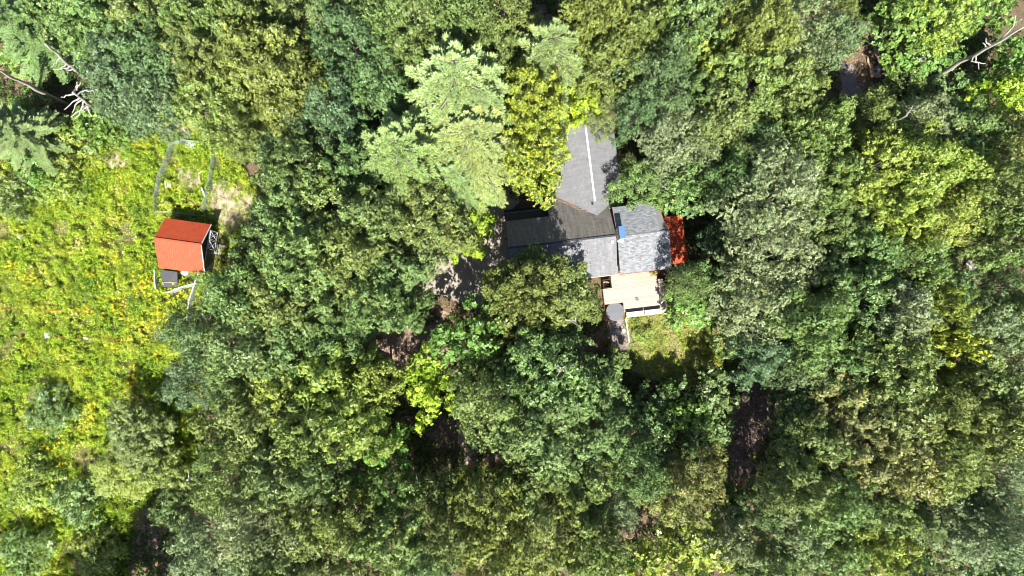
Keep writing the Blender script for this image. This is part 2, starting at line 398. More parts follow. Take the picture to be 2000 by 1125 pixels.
sheet('gravel_drive', DRIVE, .006, M['gravel'], .9, 9)
sheet('lawn', LAWN, .006, M['lawn'], 1.0, 10)
sheet('dirt_drive', SHADE, .006, M['dirt'], .4, 11)
sheet('garden_path', PATH, .010, M['paver'], .22, 12)
sheet('road_patch', PP((1630, 120), (1665, 130), (1690, 190), (1650, 200)), .008, M['paver'], .3, 13)
sheet('clay_path', PP((735, 640), (835, 640), (845, 600), (872, 610), (860, 700), (780, 740), (740, 700)), .008, M['litter'], .9, 14)
sheet('clay_path', PP((885, 790), (915, 800), (935, 860), (925, 920), (905, 940), (895, 870)), .008, M['litter'], .5, 15)

# ------------------------------------------------------------------ house  (local frame: x along the ridge, y up-slope north)
HO = P(996, 484, 6.6); HA = math.radians(6.724)
def hw(s, t, z=0.0):
    c, q = math.cos(HA), math.sin(HA); return np.array([HO[0] + s * c - t * q, HO[1] + s * q + t * c, z])
house = empty('house', (HO[0], HO[1], 0), HA)
tag(house, 'rambling barn red house with several grey shingled gable roofs', 'house')
def roof_plane(mb, pts, axis, zf, th=.16):
    "pts in plan (s,t); zf gives height; axis = 's' or 't' direction of the eave"
    top = [(s, t, zf(s, t)) for s, t in pts]
    uv = []
    for s, t, z in top:
        e = s if axis == 's' else t; r = t if axis == 's' else s
        sl_ = abs(zf(1, 0) - zf(0, 0)) if axis == 't' else abs(zf(0, 1.0) - zf(0, 2.0))
        uv.append((e, r * 1.22))
    mb.slab(top, th, uv)
zm = lambda s, t: 6.6 - .7 * abs(t)
ze = lambda s, t: 7.3 - .33 * abs(t + .2)
zw = lambda s, t: 4.95 - .5 * abs(s - 8.95)
def prism_s(s0, s1, prof):
    m = MB(); n = len(prof)
    m.add([(s0, t, z) for t, z in prof] + [(s1, t, z) for t, z in prof],
          [tuple(range(n - 1, -1, -1)), tuple(range(n, 2 * n))] + [(i, (i + 1) % n, (i + 1) % n + n, i + n) for i in range(n)]); return m
def prism_t(t0, t1, prof):
    m = MB(); n = len(prof)
    m.add([(s, t0, z) for s, z in prof] + [(s, t1, z) for s, z in prof],
          [tuple(range(n)), tuple(range(2 * n - 1, n - 1, -1))] + [(i, i + n, (i + 1) % n + n, (i + 1) % n) for i in range(n)]); return m
k = .25
prism_s(.3, 4.45, [(-3.2, 0), (2.5, 0), (2.5, 4.85 - k), (0, 6.6 - k), (-3.2, 4.36 - k)]).build('wall', M['redwall'], house)
prism_s(4.45, 10.46, [(-3.2, 0), (4.5, 0), (4.5, 3.45 - k), (0, 6.6 - k), (-3.2, 4.36 - k)]).build('wall', M['redwall'], house)
prism_s(10.47, 15.0, [(-3.32, 0), (2.35, 0), (2.3, 6.47 - k), (-.2, 7.3 - k), (-3.32, 6.27 - k)]).build('wall', M['redwall'], house)
prism_t(4.52, 11.9, [(5.65, 0), (11.6, 0), (11.6, 3.62 - k), (8.95, 4.95 - k), (5.65, 3.3 - k)]).build('wall', M['redwall'], house)
m = MB(); roof_plane(m, [(-.15, -3.62), (10.44, -3.62), (10.44, 0), (-.15, 0)], 's', zm); m.build('roof', M['sh_west'], house)
m = MB(); roof_plane(m, [(-.15, .002), (10.3, .002), (10.3, 4.93), (4.25, 4.93), (4.25, 2.9), (-.15, 2.9)], 's', zm)
m.build('roof', M['sh_north'], house)
m = MB(); roof_plane(m, [(5.3, 2.3), (8.948, 2.3), (8.948, 12.2), (5.3, 12.2)], 't', zw)
rw = m.build('roof', M['sh_wing'], house)
m = MB(); roof_plane(m, [(8.952, 2.3), (11.95, 2.5), (11.95, 12.2), (8.952, 12.2)], 't', zw)
m.build('roof', M['sh_wing'], house)
m = MB(); roof_plane(m, [(10.3, -3.75), (14.78, -3.75), (14.78, -.202), (10.3, -.202)], 's', ze)
re_ = m.build('roof', M['sh_east'], house)
m = MB(); roof_plane(m, [(10.3, -.198), (14.36, -.198), (14.36, 2.78), (10.3, 2.78)], 's', ze)
m.build('roof', M['sh_east'], house)
m = MB(); roof_plane(m, [(14.78, -3.72), (15.3, -3.72), (15.3, -.2), (14.78, -.2)], 's', lambda s, t: ze(s, t) - .02)
roof_plane(m, [(14.36, -.196), (15.3, -.196), (14.62, 2.7), (14.36, 2.7)], 's', lambda s, t: ze(s, t) - .03 - .35 * (s - 14.36))
m.build('roof_edge_strip', M['sh_edge'], house)
# ridge caps and the white vent
m = MB(); m.box((8.915, 7.75, 4.965), (.17, 7.9, .05)); m.build('ridge_vent', M['vent'], rw)
m = MB(); m.box((5.1, 0, 6.6), (10.4, .16, .03)); m.build('ridge_cap', M['darkpanel'], house)
m = MB(); m.box((12.7, -.2, 7.305), (4.3, .1, .02)); m.build('ridge_cap', M['cover'], house)
# chimney
m = MB(); m.box((10.56, 0, 7.5), (.5, 1.16, 2.1)); ch = m.build('chimney', M['brick'], house, bevel=.015)
m = MB(); m.box((10.56, -.585, 8.42), (.54, .03, .3)); m.build('chimney_band', M['cream'], ch)
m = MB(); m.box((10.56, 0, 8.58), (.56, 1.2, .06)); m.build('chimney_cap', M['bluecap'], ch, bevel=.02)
m = MB(); m.box((10.56, -.66, 7.17), (.62, .14, .12)); m.build('flashing', M['cream'], ch)
# vents
def px_on(zf, px, py):
    z = 5.0
    for _ in range(25):
        q = P(px, py, z); dx, dy = q[0] - HO[0], q[1] - HO[1]; c, n_ = math.cos(HA), math.sin(HA)
        s, t = dx * c + dy * n_, -dx * n_ + dy * c; z = zf(s, t)
    return s, t, z
s, t, z = px_on(zw, 1157, 399); m = MB(); m.tube([(s, t, z - .1), (s, t, z + .25)], [.09, .09], 10); m.build('vent_pipe', M['rubber'], house)
s, t, z = px_on(zm, 1195, 473); m = MB(); m.box((s, t, z + .12), (.26, .3, .3)); m.build('roof_vent', M['white'], house, bevel=.03)
s, t, z = px_on(zw, 1186, 393); m = MB(); m.tube([(s, t, z - .1), (s, t, z + .3)], [.05, .05], 8); m.build('vent_pipe', M['rubber'], house)
# eave boards
m = MB(); m.box((5.1, -3.64, 3.99), (10.5, .04, .2)); m.build('eave_board', M['cream'], house)
m = MB(); m.box((12.55, -3.77, 6.02), (4.5, .04, .2)); m.build('eave_board', M['redwall'], house)
m = MB(); m.bar((-.18, -3.6, 4.0), (-.18, -.02, 6.5), .04, .2); m.bar((-.18, 2.9, 4.48), (-.18, .02, 6.5), .04, .2); m.build('rake_board', M['darkpanel'], house)
m = MB(); m.bar((4.22, 2.95, 4.44), (4.22, 4.93, 3.06), .04, .18); m.build('rake_board', M['darkpanel'], house)
# fallen brown leaves lying in the valley between the two roofs
V = []; Q = []
for i in range(110):
    tt = rng.beta(1.3, 2.2); s = 5.45 + tt * 3.0 + rng.normal(0, .1); tv = 4.78 - (s - 5.45) * .714 + rng.normal(0, .13)
    z = max(zm(s, tv), zw(s, tv)) + .015; a = rng.uniform(0, 6.3); l = .09; b_ = len(V)
    for da in (0, 1.57, 3.14, 4.71): V.append((s + l * math.cos(a + da), tv + l * .7 * math.sin(a + da), z + rng.uniform(0, .02)))
    Q.append((b_, b_ + 1, b_ + 2, b_ + 3))
vo = bpy.data.objects.new('fallen_leaves', np_mesh('fallen_leaves', V, Q, plain('brown_fallen_leaf', (.24, .17, .12), .8, 0, .4))); C.objects.link(vo); vo.parent = house
vo['kind'] = 'stuff'
V = []; Q = []
for i in range(300):
    if i % 3 == 0: s, t = rng.uniform(0, 10), rng.uniform(.2, 4.6); zf = zm
    elif i % 3 == 1: s, t = rng.uniform(5.4, 11.8), rng.uniform(4.9, 12); zf = zw
    else: s, t = rng.uniform(2, 15), rng.uniform(-3.5, -.4); zf = zm if s < 10.3 else ze
    if zf is zm and t > 2.8 and s < 4.3: continue
    z = zf(s, t) + .012; z = max(z, zw(s, t) + .012) if zf is zm and t > 2.4 and s > 5.3 else z
    a = rng.uniform(0, 6.3); l = rng.uniform(.04, .09); b_ = len(V)
    for da in (0, 1.57, 3.14, 4.71): V.append((s + l * math.cos(a + da), t + l * .6 * math.sin(a + da), z + rng.uniform(0, .02)))
    Q.append((b_, b_ + 1, b_ + 2, b_ + 3))
vo = bpy.data.objects.new('leaf_specks', np_mesh('leaf_specks', V, Q, plain('dark_fallen_leaf', (.16, .11, .07), .8, 0, .5))); C.objects.link(vo); vo.parent = house; vo['kind'] = 'stuff'
# north porch roof with a light gutter line
m = MB(); m.slab([(.0, 2.55, 2.95), (4.2, 2.55, 2.95), (4.2, 4.0, 2.45), (.0, 4.0, 2.45)], .1); pr = m.build('porch_roof', M['darkpanel'], house)
m = MB(); m.bar((-.05, 4.05, 2.44), (4.2, 4.05, 2.44), .09, .08); m.build('gutter', M['cover'], pr)
for s in (.15, 2.1, 4.0):
    m = MB(); m.box((s, 3.9, 1.2), (.11, .11, 2.4)); m.build('porch_post', M['darkwood'], house)
m = MB(); m.slab([(-.1, 2.52, .25), (4.3, 2.52, .25), (4.3, 4.75, .25), (-.1, 4.75, .25)], .2); m.build('porch_floor', M['darkwood'], house)
# red lean-to roof on the east end
m = MB(); m.slab([(15.02, -3.15, 3.35), (17.95, -3.15, 2.55), (17.95, 1.72, 2.55), (15.02, 1.72, 3.35)], .06, [(-3.15, 0), (-3.15, 3), (1.72, 3), (1.72, 0)])
rr = m.build('red_roof', M['red_metal'], house); rr['label'] = 'red ribbed metal lean-to roof on the east end'
m = MB(); m.box((16.3, -.7, 1.2), (2.5, 4.4, 2.4)); m.build('lean_to_wall', M['redwall'], house)
# windows and the deck door of the south side
def window(s, t, z, w_, h_):
    m = MB()
    for dx in (-w_ / 2, w_ / 2): m.box((s + dx, t, z), (.09, .08, h_ + .09))
    for dz in (-h_ / 2, h_ / 2): m.box((s, t - .004, z + dz), (w_ - .09, .08, .09))
    o = m.build('window', M['cream'], house); p = MB(); p.box((s, t + .02, z), (w_ - .09, .03, h_ - .09)); p.build('pane', M['blackmetal'], o)
for s in (2.2, 5.0, 8.0): window(s, -3.23, 2.0, .9, 1.3)
window(13.6, -3.35, 2.7, 1.2, 1.1)
m = MB(); m.box((11.9, -3.35, 2.25), (1.8, .07, 2.05)); dd = m.build('door', M['cream'], house)
m = MB(); m.box((11.9, -3.39, 2.3), (1.5, .03, 1.7)); m.build('pane', M['blackmetal'], dd)

# ------------------------------------------------------------------ deck
def H_(name, label, cat, **kw):
    return tag(empty(name, (HO[0], HO[1], 0), HA), label, cat, **kw)
deck = H_('deck', 'pale sun-bleached wooden deck along the south side of the house', 'deck')
m = MB(); m.slab([(9.15, -6.4, 1.2), (11.07, -6.4, 1.2), (11.07, -8.02, 1.2), (15.32, -8.02, 1.2), (15.32, -4.4, 1.2), (14.85, -4.4, 1.2), (14.85, -3.36, 1.2), (10.1, -3.36, 1.2), (10.1, -4.8, 1.2), (9.15, -4.8, 1.2)], .05)
m.build('floor', M['deck'], deck)
m = MB()
m.box((10.1, -6.42, .98), (1.95, .04, .3)); m.box((11.05, -7.22, .98), (.04, 1.56, .3)); m.box((13.2, -8.04, .98), (4.25, .04, .3)); m.box((15.34, -6.2, .98), (.04, 3.64, .3)); m.box((9.13, -5.6, .98), (.04, 1.6, .3))
m.build('rim_joist', M['brownwood'], deck)
for s, t in ((9.3, -6.3), (9.3, -4.95), (11.2, -7.9), (13.2, -7.9), (15.2, -7.9), (15.2, -6.2), (15.2, -4.6), (11.2, -6.2)):
    m = MB(); m.box((s, t, .57), (.14, .14, 1.14)); m.build('post', M['brownwood'], deck)
def bench(s0, s1, t0, t1, nm):
    b = MB(); b.slab([(s0, t0, 1.68), (s1, t0, 1.68), (s1, t1, 1.68), (s0, t1, 1.68)], .05)
    o = b.build('bench', M['benchwood'], deck, bevel=.008); b = MB()
    if s1 - s0 > t1 - t0:
        b.box(((s0 + s1) / 2, t1 - .06, 1.42), (s1 - s0 - .04, .04, .38)); b.box(((s0 + s1) / 2, t0 + .03, 1.42), (s1 - s0 - .04, .04, .38))
    else:
        b.box((s0 + .06, (t0 + t1) / 2, 1.42), (.04, t1 - t0 - .04, .38)); b.box((s1 - .03, (t0 + t1) / 2, 1.42), (.04, t1 - t0 - .04, .38))
    b.build('bench_front', M['darkwood'], o)
bench(11.15, 13.0, -8.02, -7.5, 's'); bench(13.05, 14.76, -8.02, -7.5, 's'); bench(14.82, 15.32, -7.42, -4.5, 'e')
m = MB(); m.box((11.1, -8.0, 1.5), (.1, .1, .7)); m.build('corner_post', M['white'], deck)
# hot tub let into the notch of the deck
TC = (10.15, -7.27)
tub = H_('hot_tub', 'round hot tub under a grey cover in the corner notch of the deck', 'hot tub')
m = MB(); m.tube([(*TC, .05), (*TC, .95)], [.93, .93], 48); m.build('shell', M['tubside'], tub, smooth=False)
m = MB(); m.tube([(*TC, .952), (*TC, 1.03), (*TC, 1.05), (*TC, 1.07)], [.96, .96, .93, .05], 48); cv = m.build('cover', M['cover'], tub)
m = MB(); m.box((TC[0], TC[1], 1.072), (1.84, .03, .012)); m.build('cover_seam', M['cover'], cv)
m = MB(); m.slab([(9.12, -8.1, .32), (11.0, -8.1, .32), (11.0, -6.48, .32), (9.12, -6.48, .32)], .28)
tag(m.build('tub_platform', M['tubside'], None), 'brown boarded platform under the round grey hot tub', 'platform'); bpy.data.objects['tub_platform'].location = (HO[0], HO[1], 0); bpy.data.objects['tub_platform'].rotation_euler = (0, 0, HA)
# pale plank edging the path
m = MB(); a = P(1222, 622, 1.0); b = P(1229, 668, .25); m.bar(a, b, .12, .1); pl = m.build('path_rail', M['cream']); tag(pl, 'pale sloping plank rail beside the grey path below the hot tub', 'rail')
m = MB(); m.box((b[0], b[1], .12), (.1, .1, .25)); m.build('rail_post', M['cream'], pl)
# firewood bin beside the deck
wb = H_('firewood_bin', 'small open wooden bin of split logs between the deck and the olive tree', 'bin')
m = MB()
for c, sz in (((9.24, -4.3, .65), (.06, .9, 1.3)), ((10.0, -4.3, .75), (.06, .9, 1.5)), ((9.62, -3.88, .65), (.7, .05, 1.3)), ((9.62, -4.73, .65), (.7, .05, 1.3))): m.box(c, sz)
m.build('box', M['darkwood'], wb); m = MB(); m.slab([(9.27, -4.7, .3), (9.97, -4.7, .3), (9.97, -3.91, .3), (9.27, -3.91, .3)], .05); m.build('base', M['darkwood'], wb)
first = None
for i in range(9):
    s, t = 9.4 + (i % 3) * .2 + rng.uniform(-.03, .03), -4.5 + (i // 3) * .2
    if first is None:
        q = MB(); q.tube([(-.17, 0, 0), (.17, 0, 0)], [.075, .07], 5); first = q.build('split_log', M['split']); o = first
    else: o = first.copy(); C.objects.link(o)
    o.location = hw(s, t, .39 + rng.uniform(0, .25)); o.rotation_euler = (rng.uniform(0, 3), rng.uniform(-.3, .3), HA + rng.uniform(-.5, 1.6))
    tag(o, 'split firewood log lying in the open wooden bin', 'log', 'split logs in the firewood bin')
# pots and a small dish on the deck
def plant_mesh(R, H, n, seed, l=.16, w_=.35):
    g_ = np.random.default_rng(seed); p = g_.normal(0, 1, (n, 3)); p /= np.linalg.norm(p, axis=1)[:, None]
    p *= (g_.uniform(.3, 1, (n, 1)) ** .5) * np.array([R, R, H / 2]); p[:, 2] += H / 2
    nr = p * np.array([1, 1, .5]) - np.array([0, 0, H * .1]); nr /= np.linalg.norm(nr, axis=1)[:, None] + 1e-6
    return rosettes(p, nr, l, 5, g_, w_)
pp = empty('potted_plant', hw(14.5, -3.75, 1.2)); tag(pp, 'potted plant with green and reddish leaves at the house corner of the deck', 'plant')
m = MB(); m.tube([(0, 0, 0), (0, 0, .3), (0, 0, .34)], [.13, .19, .2], 14); m.build('pot', M['tubside'], pp)
V, Q = plant_mesh(.42, .55, 60, 3); o = bpy.data.objects.new('leaves', np_mesh('pot_leaves', V + np.array([0, 0, .3]), Q, M['leaf'])); C.objects.link(o); o.parent = pp; o.color = (.12, .14, .05, .25)
q = P(1244, 584, 1.2); m = MB(); m.tube([(q[0], q[1], 1.2), (q[0], q[1], 1.23), (q[0], q[1], 1.31), (q[0], q[1], 1.25)], [.1, .14, .17, .12], 12)
tag(m.build('dish', M['cover']), 'small grey dish left in the middle of the pale deck', 'dish')
# crumpled blue tarp on a stack of pale boards north of the red roof
q = P(1322, 413, .4)
st_ = empty('board_stack', (q[0], q[1], 0), .1); tag(st_, 'stack of pale boards under the blue tarp by the red lean-to roof', 'boards')
for i in range(5):
    m = MB(); m.box((rng.uniform(-.08, .08), -.3 + .15 * (i % 3), .06 + .11 * i), (1.25, .16, .09), rng.uniform(-.08, .08)); m.build('board', M['split'], st_)
V = []; n_ = 14; g_ = np.random.default_rng(5)
for i in range(n_):
    for j in range(n_):
        u, v = i / (n_ - 1) - .5, j / (n_ - 1) - .5; r = math.hypot(u, v)
        V.append((u * 1.05 + g_.normal(0, .03), v * 1.0 + g_.normal(0, .03), max(.03, .85 - 2.0 * max(0, r - .25)) + g_.normal(0, .05)))
Q = [(i * n_ + j, (i + 1) * n_ + j, (i + 1) * n_ + j + 1, i * n_ + j + 1) for i in range(n_ - 1) for j in range(n_ - 1)]
m_ = np_mesh('tarp', V, Q, M['bluetarp']); o = bpy.data.objects.new('tarp', m_); C.objects.link(o); o.location = P(1326, 404, .5) - np.array([0, 0, .5])
sd = o.modifiers.new('thick', 'SOLIDIFY'); sd.thickness = .01
tag(o, 'crumpled bright blue tarp beside the red lean-to roof', 'tarp')

# ------------------------------------------------------------------ red roofed shed
SA = math.radians(-8.0); SO = P(300.3, 464.8, 4.2) * .5 + P(393.6, 477.9, 4.2) * .5
shed = empty('shed', (SO[0], SO[1], 0), SA); tag(shed, 'dark shed with a bright red metal gable roof standing in the meadow', 'shed')
def sw(s, t, z=0.0):
    c, q = math.cos(SA), math.sin(SA); return np.array([SO[0] + s * c - t * q, SO[1] + s * q + t * c, z])
zs = lambda t: 4.2 - .65 * abs(t)
m = MB(); m.slab([(-2.4, -2.84, zs(2.84)), (2.4, -2.84, zs(2.84)), (2.4, -.002, 4.2), (-2.4, -.002, 4.2)], .07, [(-2.4, 0), (2.4, 0), (2.4, 3.7), (-2.4, 3.7)])
for i in range(20):
    s = -2.28 + i * .24; m.bar((s, -2.83, zs(2.83) + .012), (s, -.03, zs(.03) + .012), .028, .03)
rs = m.build('roof', M['red_metal'], shed)
m = MB(); m.slab([(-2.4, .002, 4.2), (2.4, .002, 4.2), (2.4, 2.27, zs(2.27)), (-2.4, 2.27, zs(2.27))], .07, [(-2.4, 3.7), (2.4, 3.7), (2.4, 0), (-2.4, 0)])
for i in range(20):
    s = -2.28 + i * .24; m.bar((s, .03, zs(.03) + .012), (s, 2.26, zs(2.26) + .012), .028, .03)
m.build('roof', M['red_metal'], shed)
m = MB(); m.bar((-2.42, 0, 4.22), (2.42, 0, 4.22), .16, .04); m.build('ridge_cap', M['red_metal'], shed)
m = prism_s(-2.1, 2.05, [(-2.5, 0), (1.95, 0), (1.95, 2.8), (0, 4.05), (-2.5, 2.42)]); m.build('wall', M['darkpanel'], shed)
m = MB(); m.bar((2.09, 1.9, 2.22), (2.09, -2.55, 2.22), .06, .1); m.bar((2.38, -2.8, zs(2.8) - .02), (2.38, -.05, 4.14), .05, .12); m.bar((2.38, 2.25, zs(2.25) - .02), (2.38, .05, 4.14), .05, .12); m.build('trim', M['white'], shed)
for t0, t1 in ((.76, 1.74), (-.26, .72)):
    d = MB(); d.box((2.075, (t0 + t1) / 2, 1.25), (.04, t1 - t0, 1.75)); do = d.build('door', M['darkpanel'], shed)
    d = MB(); z0, z1 = .42, 2.1; X = 2.115
    for t in (t0 + .05, t1 - .05): d.bar((X, t, z0), (X, t, z1), .05, .1, up=(1, 0, 0))
    for z in (z0 + .04, z1 - .04): d.bar((X + .003, t0, z), (X + .003, t1, z), .05, .1, up=(1, 0, 0))
    d.bar((X + .006, t0 + .05, z0), (X + .006, t1 - .05, z1), .04, .09, up=(1, 0, 0)); d.bar((X + .009, t0 + .05, z1), (X + .009, t1 - .05, z0), .04, .09, up=(1, 0, 0))
    d.bar((X + .012, (t0 + t1) / 2, z0), (X + .012, (t0 + t1) / 2, z1), .04, .07, up=(1, 0, 0))
    d.build('cross_brace', M['white'], do)
m = MB(); m.box((2.07, -1.3, 1.15), (.03, 1.7, 1.9)); m.build('panel', M['blackmetal'], shed)
ramp_ = empty('plank_ramp', (*P(427, 487, .2)[:2], 0), SA); tag(ramp_, 'short ramp of grey planks below the cross-braced shed doors', 'ramp')
for i in range(5):
    m = MB(); m.box((-.35 + i * .22, 0, .36 - i * .06), (.18, 1.05, .05)); m.build('plank', M['deadwood'], ramp_)
for dy in (-.4, .4):
    m = MB(); m.bar((-.45, dy, .3), (.62, dy, .03), .07, .1); m.build('bearer', M['darkwood'], ramp_)
# dark lean-to coop south of the shed
q = [P(313, 527, 1.3), P(346, 531, 1.3), P(347, 560, 1.0), P(317, 560, 1.0)]
cp = empty('coop', (*((q[0] + q[2]) / 2)[:2], 0)); tag(cp, 'low coop with a dark corrugated sheet roof tucked under the south eave of the shed', 'coop')
L_ = [(p[0] - cp.location.x, p[1] - cp.location.y, p[2]) for p in q]
m = MB(); m.slab([L_[3], L_[2], L_[1], L_[0]], .04, [(0, 0), (1.6, 0), (1.6, 1.6), (0, 1.6)]); m.build('roof', M['blackmetal'], cp)
m = MB(); m.box((0, .05, .45), (1.25, 1.1, .9)); m.build('box', M['brownwood'], cp)
m = MB(); m.bar((L_[3][0] + .1, L_[3][1] + .45, 1.13), (L_[2][0] - .05, L_[2][1] + .4, 1.13), .05, .05); m.build('batten', M['deadwood'], cp)
m = MB(); q = P(361, 531, .4); m.tube([(0, 0, 0), (0, 0, .42), (0, 0, .45), (0, 0, .40)], [.3, .38, .4, .33], 14); o = m.build('bucket', M['white']); o.location = (q[0], q[1], 0); tag(o, 'white bucket on the ground at the south eave of the red shed', 'bucket')

# ------------------------------------------------------------------ wire fences
def wire_fence(label, pts, h, group=None, rail=None, gap=.16, post=M['deadwood']):
    p0 = pts[0]; f = empty('wire_fence', (p0[0], p0[1], 0)); tag(f, label, 'fence', group)
    L = [Vector((p[0] - p0[0], p[1] - p0[1], 0)) for p in pts]
    for p in L:
        m = MB(); m.bar((p.x, p.y, 0), (p.x, p.y, h + .08), .07); m.build('post', post, f)
    V = []; Q = []
    def rib(a, b, w_=.024):
        d = (b - a).normalized(); u = d.cross(Vector((0, 0, 1)) if abs(d.z) < .9 else Vector((d.y + .3, 1, 0)))
        u.normalize(); u *= w_ / 2; v = d.cross(u); i = len(V)
        for p in (a, b): V.extend([tuple(p + u), tuple(p - u + v), tuple(p - u - v)])
        Q.extend([(i, i + 1, i + 4, i + 3), (i + 1, i + 2, i + 5, i + 4), (i + 2, i, i + 3, i + 5)])
    for a, b in zip(L, L[1:]):
        n_ = max(2, int((b - a).length / gap))
        for i in range(n_ + 1):
            p = a + (b - a) * i / n_; rib(p + Vector((0, 0, .03)), p + Vector((0, 0, h)))
        for j in range(int(h / gap) + 1): z = Vector((0, 0, .03 + (h - .03) * j / int(h / gap))); rib(a + z, b + z)
        if rail:
            m = MB(); m.bar(a + Vector((0, 0, h + .03)), b + Vector((0, 0, h + .03)), .075, .05); m.build('rail', rail, f)
    o = bpy.data.objects.new('wire_mesh', np_mesh('wire_mesh', V, Q, M['wire'])); C.objects.link(o); o.parent = f
    return f
wire_fence('sagging wire fence along the west side of the overgrown pen above the shed', PP((312, 416), (312, 388), (319, 350), (331, 318), (343, 286), (365, 279), (398, 282), z=.0), 1.3)
wire_fence('wire fence between the overgrown pen and the pale dry clearing', PP((424, 297), (420, 335), (412, 372), (403, 415)), 1.3)
wire_fence('wire fence with a thin rail across the pen just above the red shed roof', PP((312, 417), (345, 416), (372, 421), (408, 424)), 1.15)
wire_fence('white railed wire fence running down from the south-east corner of the shed', PP((401, 531), (392, 553), (381, 588), (376, 626)), 1.35, rail=M['white'], post=M['white'])
wire_fence('short white railed wire fence west of the dark coop', PP((314, 530), (316, 566)), 1.3, rail=M['white'], post=M['white'])
wire_fence('white railed wire fence slanting across below the dark coop', PP((338, 573), (362, 563), (394, 555)), 1.3, rail=M['white'], post=M['white'])
# things lying about in the pen and the meadow
q = P(330, 360, .35); cr = empty('pallet', (q[0], q[1], 0), .15); tag(cr, 'grey slatted pallet leaning in the pen by the west wire fence', 'pallet')
for i in range(3):
    m = MB(); m.box((-.24 + i * .24, 0, .62), (.16, .75, .03)); m.build('slat', M['deadwood'], cr)
for y in (-.3, .3):
    m = MB(); m.box((0, y, .3), (.66, .07, .6)); m.build('bearer', M['brownwood'], cr)
q = P(376, 283, .4); tr = empty('trough', (q[0], q[1], 0), -.1); tag(tr, 'white plastic trough at the top end of the wire pen', 'trough')
m = MB(); m.add([(-.5, -.3, 0), (.5, -.3, 0), (.5, .3, 0), (-.5, .3, 0), (-.62, -.4, .62), (.62, -.4, .62), (.62, .4, .62), (-.62, .4, .62), (-.55, -.33, .62), (.55, -.33, .62), (.55, .33, .62), (-.55, .33, .62), (-.46, -.26, .42), (.46, -.26, .42), (.46, .26, .42), (-.46, .26, .42)],
  [(0, 3, 2, 1)] + [(i, (i + 1) % 4, (i + 1) % 4 + 4, i + 4) for i in range(4)] + [(i + 4, (i + 1) % 4 + 4, (i + 1) % 4 + 8, i + 8) for i in range(4)] + [(i + 8, (i + 1) % 4 + 8, (i + 1) % 4 + 12, i + 12) for i in range(4)] + [(12, 13, 14, 15)])
m.build('tub', M['white'], tr)
m = MB(); m.bar(P(393, 366, .9), P(400, 384, .5), .12, .04); tag(m.build('plank', M['white']), 'loose white plank propped inside the right side of the wire pen', 'plank')
m = MB(); m.bar(P(387, 340, .8), P(401, 330, .6), .1, .04); tag(m.build('plank', M['cream']), 'loose cream plank lying high in the weeds of the wire pen', 'plank')
def rock(px, py, r, label, seed, z=0.0, mat='stone', sq=.6):
    g_ = np.random.default_rng(seed); b = __import__('bmesh').new()
    import bmesh
    bmesh.ops.create_icosphere(b, subdivisions=2, radius=1)
    k_ = g_.normal(0, 1, (6, 3))
    for v in b.verts:
        d = np.array(v.co); s_ = 1 + .16 * sum(math.sin(d @ q_ * 1.6 + i) for i, q_ in enumerate(k_)) / 2
        v.co = Vector((d[0] * s_ * r, d[1] * s_ * r * g_.uniform(.95, 1.05), (d[2] * s_ * sq + .35) * r))
    me = bpy.data.meshes.new('rock'); b.to_mesh(me); b.free(); me.materials.append(M[mat])
    o = bpy.data.objects.new('rock', me); C.objects.link(o); o.location = P(px, py, z); o.rotation_euler = (0, 0, g_.uniform(0, 6))
    return tag(o, label, 'rock')
rock(41, 462, .34, 'rounded white stone in the meadow near the left edge of the photo', 1, .45)
rock(175, 365, .3, 'dull pale stone among weeds up and left of the shed', 2, .4)
rock(1722, 139, .55, 'largest pale rock below the split log at top right', 3)
rock(1712, 148, .35, 'small pale rock left of and below the largest one by the log', 4)
rock(1716, 133, .3, 'small pinkish rock between the split log and the largest rock', 5)
rock(1893, 518, .6, 'sunlit pale boulder in a shaded gap of the canopy at right', 6)
rock(1206, 648, .3, 'pale stone by the grey path below the hot tub', 7)
rock(1218, 645, .25, 'smaller pale stone against the plank rail below the hot tub', 8)
rock(845, 405, .5, 'pale rock glimpsed through the oak crown left of the lime maple', 9, 0)
q = P(92, 655, .6); bn = empty('plastic_bin', (q[0], q[1], 0), .2); tag(bn, 'pale blue plastic bin standing in the weeds at the left', 'bin')
m = MB(); m.box((0, 0, .3), (.46, .5, .6)); m.build('body', M['paleblue'], bn, bevel=.04); m = MB(); m.box((0, 0, .62), (.52, .56, .05)); m.build('lid', M['paleblue'], bn, bevel=.02)
m = MB(); q = P(102, 658, .5); m.tube([(q[0], q[1], .3), (q[0], q[1], .5), (q[0], q[1], .56)], [.25, .3, .22], 14); tag(m.build('tub', M['rust']), 'rust red tub right beside the pale blue bin', 'tub')
m = MB(); m.box(P(168, 661, .5), (.55, .2, .14), -.1); tag(m.build('plank', M['lilac']), 'faded pink board lying along the hose row in the meadow', 'plank')
def hose(label, pts, mat, r=.035):
    m = MB(); P_ = [Vector(P(x, y, z)) for x, y, z in pts]; Q_ = []
    for i in range(len(P_) - 1):
        for k_ in range(5): Q_.append(P_[i].lerp(P_[i + 1], k_ / 5) + Vector((rng.normal(0, .04), rng.normal(0, .05), rng.normal(0, .04))))
    Q_.append(P_[-1]); m.tube(Q_, [r] * len(Q_), 6); return tag(m.build('hose', mat), label, 'hose')
hose('rust brown hose trailing right from the rust red tub through the weeds', [(106, 658, .5), (122, 657, .6), (150, 660, .5), (200, 661, .55), (235, 664, .5)], M['rust'])
hose('upper rust brown hose lying across the meadow below the goldenrod', [(2, 603, .5), (40, 605, .55), (80, 607, .5), (130, 607, .55), (190, 610, .5)], M['rust'])
